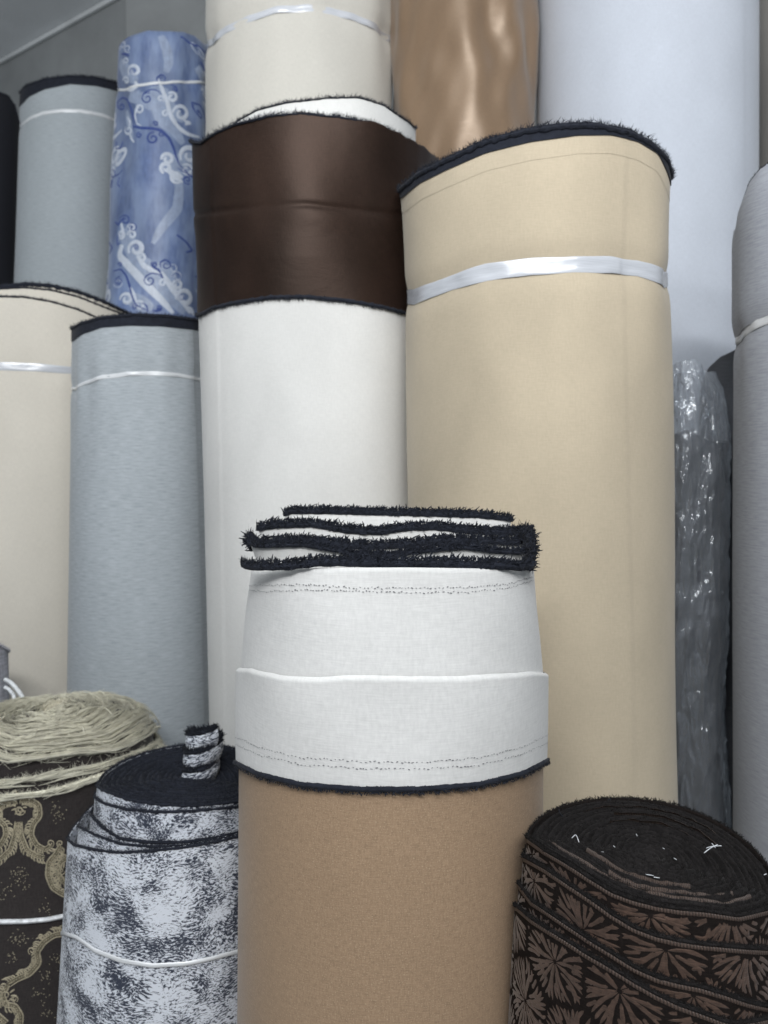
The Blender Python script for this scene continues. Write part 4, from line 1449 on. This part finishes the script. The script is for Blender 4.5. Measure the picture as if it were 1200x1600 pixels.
for k, (bf, d) in enumerate(edges):
    lo = (lambda t, f=bf: f(t) - .10) if k < 3 else 0.0
    lay = r.sheet(names[k], M['brocade_base'], lo, bf, dr=d, nz=60 if k == 3 else 20, nth=240, lip=.0015)
    # ribbed selvedge
    sv = r.band("ribbed_selvedge", M['brocade_rib'], lambda t, f=bf: f(t) - .0034, .0028, dr=d + .0002, crumple=.00005, seed=162 + k, prof=.3)
    sv.parent = lay
    sv.location = (0, 0, 0)
    P_, N_ = r.ring_frame(bf, d, 600)
    fringe("edge_fringe", M['black_warm'], P_, N_, lay, h=.0030, w=.0016, per_m=9000, hl=.0024, out=.5, seed=170 + k, hw=.0003, tw=.3)
    # leaves radiating from burst centres
    q = np.random.default_rng(180 + k)
    sp = .055
    cs = []
    zmid = float(bf(0.0))
    nrow = 3 if k < 3 else 6
    for j in range(-1, nrow):
        for i in range(-5, 6):
            cs.append(((i + .5 * (j % 2) + .23 * k) * sp + q.normal(0, .004), zmid - .012 - j * sp * .82 + q.normal(0, .004)))
    cs = np.array(cs)
    lm = MB()
    for ci, (u0, v0) in enumerate(cs):
        if abs(u0 / r.R0) > 2.0:
            continue
        dv = cs - cs[ci]
        dd = np.linalg.norm(dv, axis=1)
        near = np.argsort(dd)[1:8]
        npet = 11
        a0 = q.uniform(0, 6.28)
        for p_ in range(4 * npet):
            tier = (0, 2, 1, 2)[p_ % 4]
            a = a0 + (p_ + q.uniform(-.16, .16)) / (4 * npet) * 2 * PI
            dr_ = np.array([math.cos(a), math.sin(a)])
            mx = .060
            for nb in near:
                c_ = dv[nb] @ dr_
                if c_ > 1e-4:
                    mx = min(mx, dd[nb] ** 2 / 2 / c_)
            L1 = mx * q.uniform(.90, .985)
            L0 = (.0016, .0072, .0165)[tier] * q.uniform(.85, 1.2)
            if L1 - L0 < .004:
                continue
            s = np.linspace(0, 1, 11)
            bend = q.normal(0, .0016)
            perp = np.array([-dr_[1], dr_[0]])
            path = np.array([u0, v0])[None] + dr_[None] * (L0 + (L1 - L0) * s)[:, None] + perp[None] * (bend * np.sin(s * PI))[:, None]
            rho = L0 + (L1 - L0) * s
            act = npet * (1 + np.clip((rho - .0072) / .004, 0, 1) + 2 * np.clip((rho - .0165) / .006, 0, 1))
            tip = np.clip((1 - s) / .25, 0, 1) ** .5 * np.clip(s / .12 + .3, 0, 1)
            w = np.clip(2 * PI * rho / act * .72, .0005, .0036) * tip + .0002
            uv = np.stack([path[:, 0] / r.R0, path[:, 1]], -1)
            top = bf(uv[:, 0]) - .0066
            bot = (edges[k + 1][0](uv[:, 0]) - .02) if k < 3 else np.full(len(uv), .75)
            ok = (uv[:, 1] < top) & (uv[:, 1] > bot)
            if ok.sum() < 3:
                continue
            idx = np.where(ok)[0]
            idx = idx[:1 + np.argmax(np.append(np.diff(idx) != 1, True))]
            if len(idx) < 3:
                continue
            ribbon_uv(lm, r, uv[idx], w[idx], .00016, d)
    lm.build("woven_leaves", M['brocade_leaf'], lay, kind="stuff")
r.rolled_end(M['black_warm'], lambda t: b0(t) + .0005, dr=-.0055, pitch=.0052, amp=.0032, nth=260, nr=170, hairs=26000, hl=.0032, seed=21, rough=.0016, dish=.004)
# brown turns glinting between the black edges, and bits of lint
for k, (f0, t0, t1) in enumerate(((.86, -1.2, 1.0), (.76, -.4, .9), (.70, 2.2, 3.6), (.62, -.9, .5), (.84, 2.4, 3.9), (.55, 2.5, 3.8))):
    th = np.linspace(t0, t1, 80)
    zz = b0(th) * f0 + float(b0(np.linspace(-PI, PI, 50)).mean()) * (1 - f0) + .0006
    full = r.P(th, zz, -.006)
    cxx, cyy = r.C(zz)
    ctr = np.stack([cxx, cyy, zz], -1)
    Q = ctr + (full - ctr) * f0
    Q[:, 2] = zz - .0006 + .0006 * noise1(th, 2, k)
    rows = [Q + np.array([0, 0, .0007]), Q + (full - ctr) * .012 + np.array([0, 0, .0004]), Q + (full - ctr) * .02 - np.array([0, 0, .002])]
    m = MB()
    m.grid(np.stack(rows), np.stack([np.stack([th * r.R0, np.full(80, .001 * j)], -1) for j in range(3)]), flip=True)
    m.build("wound_turn", M['brocade_rib'], r.root)
lint = [[(325, 255), (343, 235), (358, 280)], [(445, 322), (462, 316), (472, 322)], [(612, 238), (616, 246)], [(730, 300), (738, 304)], [(925, 300), (950, 292), (992, 290)], [(915, 322), (945, 298), (975, 285)], [(950, 280), (965, 298)], [(780, 345), (792, 352)], [(405, 368), (409, 376)], [(510, 290), (517, 296)], [(690, 430), (716, 434)], [(1183, 420), (1192, 416)], [(655, 418), (690, 424)]]
ztop = float(b0(np.linspace(-PI, PI, 50)).mean()) + .0025
for L in lint:
    pts = []
    for x, y in c6(L):
        d = ray(x, y)
        t = (ztop - CAMZ) / d[2]
        pts.append(np.array([0, 0, CAMZ]) + d * t)
    tube("lint_thread", M['lintw'], pts, .00032, r.root, n=5, sub=10)
for pts, rad in (([(266, 125), (270, 145), (285, 160)], .0004), ([(222, 192), (245, 180), (262, 176)], .0004), ([(485, 88), (492, 80), (498, 86)], .0004)):
    P3 = [at(x, y, .63) for x, y in c6(pts)]
    tube("loose_thread", M['black'], P3, rad, r.root, n=5, sub=12)
